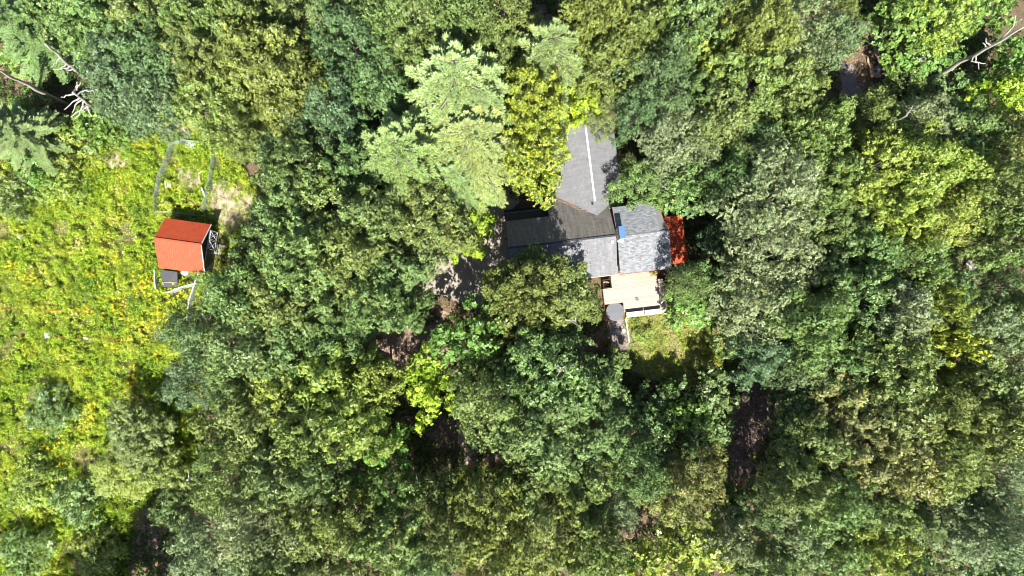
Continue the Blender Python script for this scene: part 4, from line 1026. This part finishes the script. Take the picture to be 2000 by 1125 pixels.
(530, 1110, 72, 14, 'oak', 'M', 'green crown on the bottom edge right of the lower grey green one'),
(640, 1105, 72, 14, 'oak', 'OD', 'olive crown on the bottom edge left of the middle'),
# ---- meadow edge
(268, 848, 62, 6.5, 'oak', 'OD', 'round dull green bush tree standing in the lower meadow'),
(235, 920, 56, 4.5, 'oak', 'YG', 'yellow green bush tree directly below the round one in the lower meadow'),
(320, 920, 45, 6, 'oak', 'O', 'olive bush tree between the meadow bushes and the forest'),
(60, 300, 52, 6, 'shrub', 'B', 'green shrub at the left edge at the top of the meadow'),
(130, 285, 48, 5, 'shrub', 'YG', 'yellowish shrub at the top of the meadow'),
(165, 250, 45, 6, 'maple', 'B', 'bright sapling under the lower bleached snag'),
(215, 250, 36, 5, 'shrub', 'B', 'green shrub left of the pale dry ground at the top of the meadow'),
(25, 380, 42, 4, 'shrub', 'M', 'dark green shrub on the left edge above the white stone'),
(115, 350, 40, 3.5, 'shrub', 'YG', 'low yellow green shrub up and left of the dull pale stone'),
(60, 950, 46, 3, 'shrub', 'YG', 'green shrub near the bottom of the meadow at left'),
(150, 985, 44, 3.4, 'shrub', 'M', 'green shrub left of the yellower bush tree'),
(40, 1085, 45, 3, 'shrub', 'M', 'bright shrub in the bottom left corner'),
(185, 1085, 42, 2.6, 'shrub', 'YG', 'bright low shrub at the bottom edge by the shaded lane'),
(95, 800, 42, 2.5, 'shrub', 'M', 'low leafy patch shrub in the lower left meadow'),
(185, 1385, 110, 18, 'oak', 'MD', 'oak just past the bottom edge whose shadow darkens the lane at bottom left'),
(60, 1390, 80, 17, 'oak', 'MD', 'second oak past the bottom edge, left of the one shading the lane'),
(340, 1000, 40, 5, 'shrub', 'MD', 'dark shrub in the shaded lane at bottom left'),
]
for T_ in TREES: tree(*T_)

# ------------------------------------------------------------------ dead trees, logs
def dead_tree(label, base, topp, r0, branches, name='dead_tree', mat='deadwood', cat='dead tree'):
    "base and topp: (px, py, z); branches: list of ((u along trunk), [(px,py,z)...])"
    a = Vector(P(*base)); b = Vector(P(*topp)); e = empty(name, (a.x, a.y, 0)); tag(e, label, cat); off = Vector((a.x, a.y, 0))
    pts = [a + (b - a) * (i / 7) + Vector((rng.normal(0, .06), rng.normal(0, .06), 0)) * (0 < i < 7) for i in range(8)]
    if base[2] > .4 and name != 'log': pts = [Vector((a.x, a.y, -.2))] + pts
    n_ = len(pts); m = MB(); m.tube([p - off for p in pts], [r0 * (1 - .72 * i / (n_ - 1)) for i in range(n_)], 8); m.build('trunk', M[mat], e, smooth=True)
    for u, L in branches:
        p0 = a + (b - a) * u; Q_ = [p0] + [Vector(P(*q)) for q in L]; R_ = []
        for i in range(len(Q_) - 1):
            for k_ in range(3): R_.append(Q_[i].lerp(Q_[i + 1], k_ / 3) + (Vector((rng.normal(0, .05), rng.normal(0, .05), rng.normal(0, .05))) if i + k_ else Vector()))
        R_.append(Q_[-1]); m = MB(); k_ = len(R_); m.tube([p - off for p in R_], [r0 * .34 * (1 - .75 * i / k_) for i in range(k_)], 5); m.build('branch', M[mat], e, smooth=True)
    return e
dead_tree('broken bleached snag with star-like bare branches at top left', (203, 222, 3), (142, 181, 13), .27,
    [(.95, [(128, 187, 12), (119, 190, 12.3)]), (.98, [(150, 172, 12.4), (158, 160, 12.8)]), (.9, [(165, 178, 11.5), (182, 176, 11.8)]), (.93, [(148, 168, 12), (151, 160, 12.5)]),
     (.8, [(142, 200, 10.6), (126, 214, 10.8)]), (.72, [(147, 206, 10), (141, 220, 10)]), (.66, [(158, 210, 9), (166, 218, 9)]), (.55, [(155, 216, 8.5), (138, 229, 8.6)]), (.5, [(158, 218, 8), (146, 232, 8)]),
     (.4, [(180, 193, 8.5), (191, 189, 8.8)]), (.34, [(190, 201, 7.5), (198, 197, 7.6)]), (.45, [(172, 214, 7.6), (179, 225, 7.4)])])
dead_tree('slim bleached snag above the star-shaped one at top left', (158, 144, 5), (88, 86, 16), .24,
    [(.3, [(130, 134, 8), (103, 136, 8)]), (.4, [(122, 130, 8.5), (120, 137, 8)]), (.5, [(133, 108, 9.6), (147, 106, 9.7)]), (.2, [(128, 138, 6.5), (135, 146, 6)]), (.6, [(110, 122, 10), (100, 130, 10)]), (.35, [(150, 122, 8), (160, 125, 8)])])
dead_tree('straight bare leaning trunk on the left edge', (98, 188, 3), (-15, 132, 14), .24, [(.6, [(30, 158, 10), (22, 150, 10.4)])])
dead_tree('long bare dead trunk reaching the right edge at upper right', (1833, 147, 3), (2015, 44, 17), .25,
    [(.42, [(1898, 120, 9), (1912, 124, 9), (1912, 136, 8.4)]), (.45, [(1905, 121, 9.2), (1925, 124, 9.4)]), (.62, [(1927, 83, 13), (1926, 74, 13.5)]), (.72, [(1980, 50, 15.5), (1984, 30, 16.5)]), (.74, [(1985, 40, 16), (1996, 37, 16.5)]), (.55, [(1925, 90, 11.4), (1918, 84, 11.5)])])
dead_tree('weathered fallen trunk between bright trees at upper right', (1744, 124, 2.6), (1802, 75, 5), .19, [(.4, [(1775, 92, 4), (1790, 90, 4)])], 'fallen_trunk', 'brownwood', 'fallen trunk')
dead_tree('split mossy log lying above the pale rocks at upper right', (1726, 136, .3), (1702, 82, .5), .36, [], 'log', 'brownwood', 'log')
dead_tree('tan plank-like log left of the split mossy log', (1706, 152, .15), (1694, 112, .25), .3, [], 'log', 'split', 'log')
dead_tree('forked pale dead sapling below the fallen trunk at upper right', (1805, 122, 4), (1790, 112, 7), .09, [(.5, [(1812, 105, 7), (1815, 100, 7)]), (.7, [(1798, 120, 6), (1785, 121, 6)]), (.6, [(1806, 112, 6), (1808, 124, 5.5)])])
TW = [((1770, 226, 12), (1783, 206, 13), 'bare grey twigs poking out of the thin brownish crown at upper right'), ((660, 40, 12), (630, 26, 14), 'bare branch over the brown gap at the top edge'),
      ((805, 948, 9), (820, 942, 10), 'small forked bare twig in the dark pit'), ((1740, 1110, 9), (1768, 1118, 9), 'curved bare twigs in the dark gap at the bottom edge'),
      ((700, 228, 12), (580, 224, 12), None), ((1092, 725, 15), (1104, 715, 15.5), 'pale broken limb in the middle of the lumpy oaks below the hot tub'), ((1110, 625, 14), (1126, 630, 14), 'bare twigs at the lower edge of the large olive oak'),
      ((365, 938, 11), (385, 928, 12), 'bleached bare branches in the dull olive crown at lower left'), ((1545, 800, 4), (1565, 818, 5), 'thin bare stems beside the shaded dirt drive')]
for a, b, lb in TW:
    if lb: dead_tree(lb, a, b, .07, [(.5, [(b[0] + 6, b[1] - 8, b[2] + .3)]), (.3, [(b[0] - 9, b[1] + 7, b[2])]), (.75, [(b[0] + 10, b[1] + 4, b[2] + .2)])], 'dead_branch', 'deadwood', 'branch') if False else None
def dead_limb(label, a, b, r0, host_top):
    m = MB(); A = Vector(P(*a)); B = Vector(P(*b)); mid = A.lerp(B, .5) + Vector((.08, .1, .1)); root = Vector((A.x, A.y, A.z - host_top))
    m.tube([root, A, mid, B], [r0 * 1.2, r0, r0 * .7, r0 * .25], 6)
    for k_ in range(4):
        u = .2 + .2 * k_; p = A.lerp(B, u); d = Vector((rng.normal(0, .5), rng.normal(0, .5), rng.uniform(.1, .4)))
        m.tube([p, p + d * .6, p + d * 1.2 + Vector((.1, 0, 0))], [r0 * .5, r0 * .35, r0 * .12], 5)
    return tag(m.build('dead_branch', M['deadwood'], None, True), label, 'branch')
for a, b, lb in TW:
    if lb: dead_limb(lb, a, b, .07, a[2] - .3)

# ------------------------------------------------------------------ meadow plants, goldenrod, grass, undergrowth
def scatter(poly_list, dens, g_, excl=()):
    out = []
    for poly in poly_list:
        a = np.array([p[:2] for p in poly]); lo, hi = a.min(0), a.max(0); lo = np.maximum(lo, [-58, -36]); hi = np.minimum(hi, [58, 40])
        n_ = int((hi - lo).prod() * dens); p = g_.uniform(lo, hi, (n_, 2)); out.append(p[inside(p, poly)])
    p = np.concatenate(out)
    for e in excl: p = p[~inside(p, e)]
    return p
def plants(name, pos, hgt, nlev, ll, asp, mat, g_, nl=5, droop=.3, spread=.14):
    Pn = []; Nn = []
    for k_ in range(nlev):
        u = (k_ + 1) / nlev; n_ = len(pos)
        q = np.zeros((n_, 3)); q[:, :2] = pos + g_.normal(0, spread, (n_, 2)); q[:, 2] = hgt * u * g_.uniform(.85, 1.1, n_)
        Pn.append(q); Nn.append(np.tile([0, 0, 1.0], (n_, 1)) + g_.normal(0, .3, (n_, 3)))
    V, Q = rosettes(np.concatenate(Pn), np.concatenate(Nn), ll, nl, g_, asp, droop)
    o = bpy.data.objects.new(name, np_mesh(name, V, Q, mat)); C.objects.link(o); return tag(o, kind='stuff')
g_ = np.random.default_rng(21)
SHED_FP = [sw(-2.2, -2.6), sw(2.9, -2.6), sw(2.9, 2.05), sw(-2.2, 2.05)]
Wh = Wave(3.2, 1); Wp = Wave(1.5, 2); Wq = Wave(.6, 5); Wb = Wave(7, 3); Wc = Wave(4, 12)
pos = scatter([MEADOW], 34, g_, [SHED_FP]); ins = np.zeros(len(pos), bool)
for s_ in STRAW: ins |= inside(pos + g_.normal(0, .45, pos.shape), s_)
pos = pos[~ins | (g_.random(len(pos)) < .1)]
hh = np.clip(.55 + .3 * Wh(pos) + .2 * Wp(pos) + .2 * Wq(pos), .06, 1.7)
keep = (hh > .12) & (g_.random(len(pos)) < np.clip(.75 + .4 * Wp(pos) + .3 * Wb(pos), .25, 1)); pos = pos[keep]; hh = hh[keep]
fern = Wb(pos + 40) + .5 * Wc(pos) > .55; yel = ~fern & (Wc(pos + 90) + .4 * Wp(pos + 9) > .75); low = ~fern & ~yel & (Wb(pos + 200) + .4 * Wc(pos + 30) < -1.3)
mid = ~fern & ~yel & ~low
plants('meadow_plants', pos[mid], hh[mid], 3, .2, .34, M['weeds'], g_, 6)
plants('meadow_ferns', pos[fern], hh[fern] * .85, 3, .3, .2, M['ferns'], g_, 7, .2)
plants('yellow_weeds', pos[yel], hh[yel], 3, .17, .4, M['yweeds'], g_, 6)
plants('meadow_grass', pos[low], hh[low] * .4, 2, .26, .12, M['lawngrass'], g_, 6, .3)
def blob_pts(L, g_):
    out = []
    for x, y, r, n_ in L:
        c = P(x, y, .8)[:2]; out.append(c + g_.normal(0, r * .053 * .5, (int(n_ * .6), 2)))
    return np.concatenate(out)
GOLD = [(285, 560, 28, 110), (230, 600, 30, 50), (305, 610, 30, 60), (270, 640, 30, 55), (60, 545, 22, 50), (210, 490, 18, 22), (225, 510, 12, 10), (220, 675, 12, 14), (250, 670, 18, 26), (300, 690, 16, 12), (265, 740, 12, 26), (248, 755, 12, 24), (262, 720, 9, 12), (180, 795, 14, 22), (178, 815, 16, 22), (165, 830, 10, 10), (120, 870, 16, 20), (90, 870, 14, 14), (235, 335, 16, 16), (330, 560, 26, 22), (370, 575, 20, 16), (170, 605, 10, 12), (20, 520, 26, 30), (310, 640, 26, 24), (200, 545, 30, 24), (340, 690, 14, 8), (120, 905, 14, 12)]
pos = blob_pts(GOLD, g_); pos = pos[~inside(pos, SHED_FP)]
hh = .75 + .35 * np.abs(g_.normal(0, 1, len(pos)))
plants('goldenrod_flowers', pos, hh, 1, .17, .45, M['flower'], g_, 5, .35, .05)
pos = scatter(STRAW, 26, g_, [SHED_FP]); plants('dry_grass', pos, np.full(len(pos), .14), 1, .3, .1, M['drygrass'], g_, 6, .25)
pos = scatter([LAWN], 32, g_); hh = np.clip(.14 + .1 * Wp(pos), .05, .4); plants('lawn_grass', pos, hh, 1, .26, .14, M['lawngrass'], g_, 6, .3)
pos = scatter([LAWN], 7, g_); hh = np.clip(.2 + .35 * Wp(pos + 5), .06, .8); plants('lawn_weeds', pos, hh, 2, .2, .36, M['weeds'], g_, 6)
HOUSE_FP = [hw(-.5, -3.6), hw(9, -3.6), hw(9, -8.3), hw(15.6, -8.3), hw(15.6, -3.4), hw(18.1, -3.4), hw(18.1, 2), hw(15, 2), hw(12.2, 2.6), hw(12.2, 12.3), hw(5.2, 12.3), hw(5.2, 5), hw(-.5, 5)]
FR = [(-58, -36, 0), (58, -36, 0), (58, 40, 0), (-58, 40, 0)]
Wu = Wave(6, 8)
pos = scatter([FR], 4.5, g_, [HOUSE_FP, PP((-260, 225), (400, 235), (505, 370), (420, 620), (385, 860), (300, 940), (200, 1010), (190, 1250), (-260, 1250)), PATH, PP((735, 630), (835, 630), (880, 640), (850, 720), (780, 740), (740, 700)), PP((1640, 120), (1735, 70), (1735, 160), (1690, 200), (1640, 200))])
jp = pos + g_.normal(0, .6, pos.shape)
for e_ in (DRIVE, SHADE, LAWN): k_ = ~inside(jp, e_); pos = pos[k_]; jp = jp[k_]
u_ = Wu(pos); keep = u_ > -.75; pos = pos[keep]; hh = np.clip(.35 + .5 * u_[keep] + .2 * g_.normal(0, 1, keep.sum()), .1, 1.8)
plants('undergrowth', pos, hh, 2, .34, .45, M['under'], g_, 5, .3, .22)

# loose brown leaves lying on the open forest floor
pos = scatter([PP((700, 620), (900, 590), (900, 740), (700, 760)), PP((780, 780), (960, 780), (960, 980), (800, 980)), SHADE, PATH, PP((1220, 960), (1300, 960), (1300, 1130), (1200, 1130)), PP((925, 365), (1010, 365), (1010, 400), (925, 400)),
               PP((1640, 0), (1740, 0), (1740, 200), (1640, 200)), PP((0, 90), (120, 90), (200, 240), (0, 260)), PP((230, 960), (420, 940), (420, 1130), (230, 1130))], 30, g_)
LT = plain('brown_leaf_litter', (.34, .22, .14), .85, 0, .55, 1.5)
q = np.concatenate([pos, np.full((len(pos), 1), .03)], 1); q[:, 2] += g_.uniform(0, .04, len(q))
V, Q = rosettes(q, np.tile([0, 0, 1.0], (len(q), 1)), .13, 2, g_, .7, .1, .3)
o = bpy.data.objects.new('leaf_litter', np_mesh('leaf_litter', V, Q, LT)); C.objects.link(o); tag(o, kind='stuff')
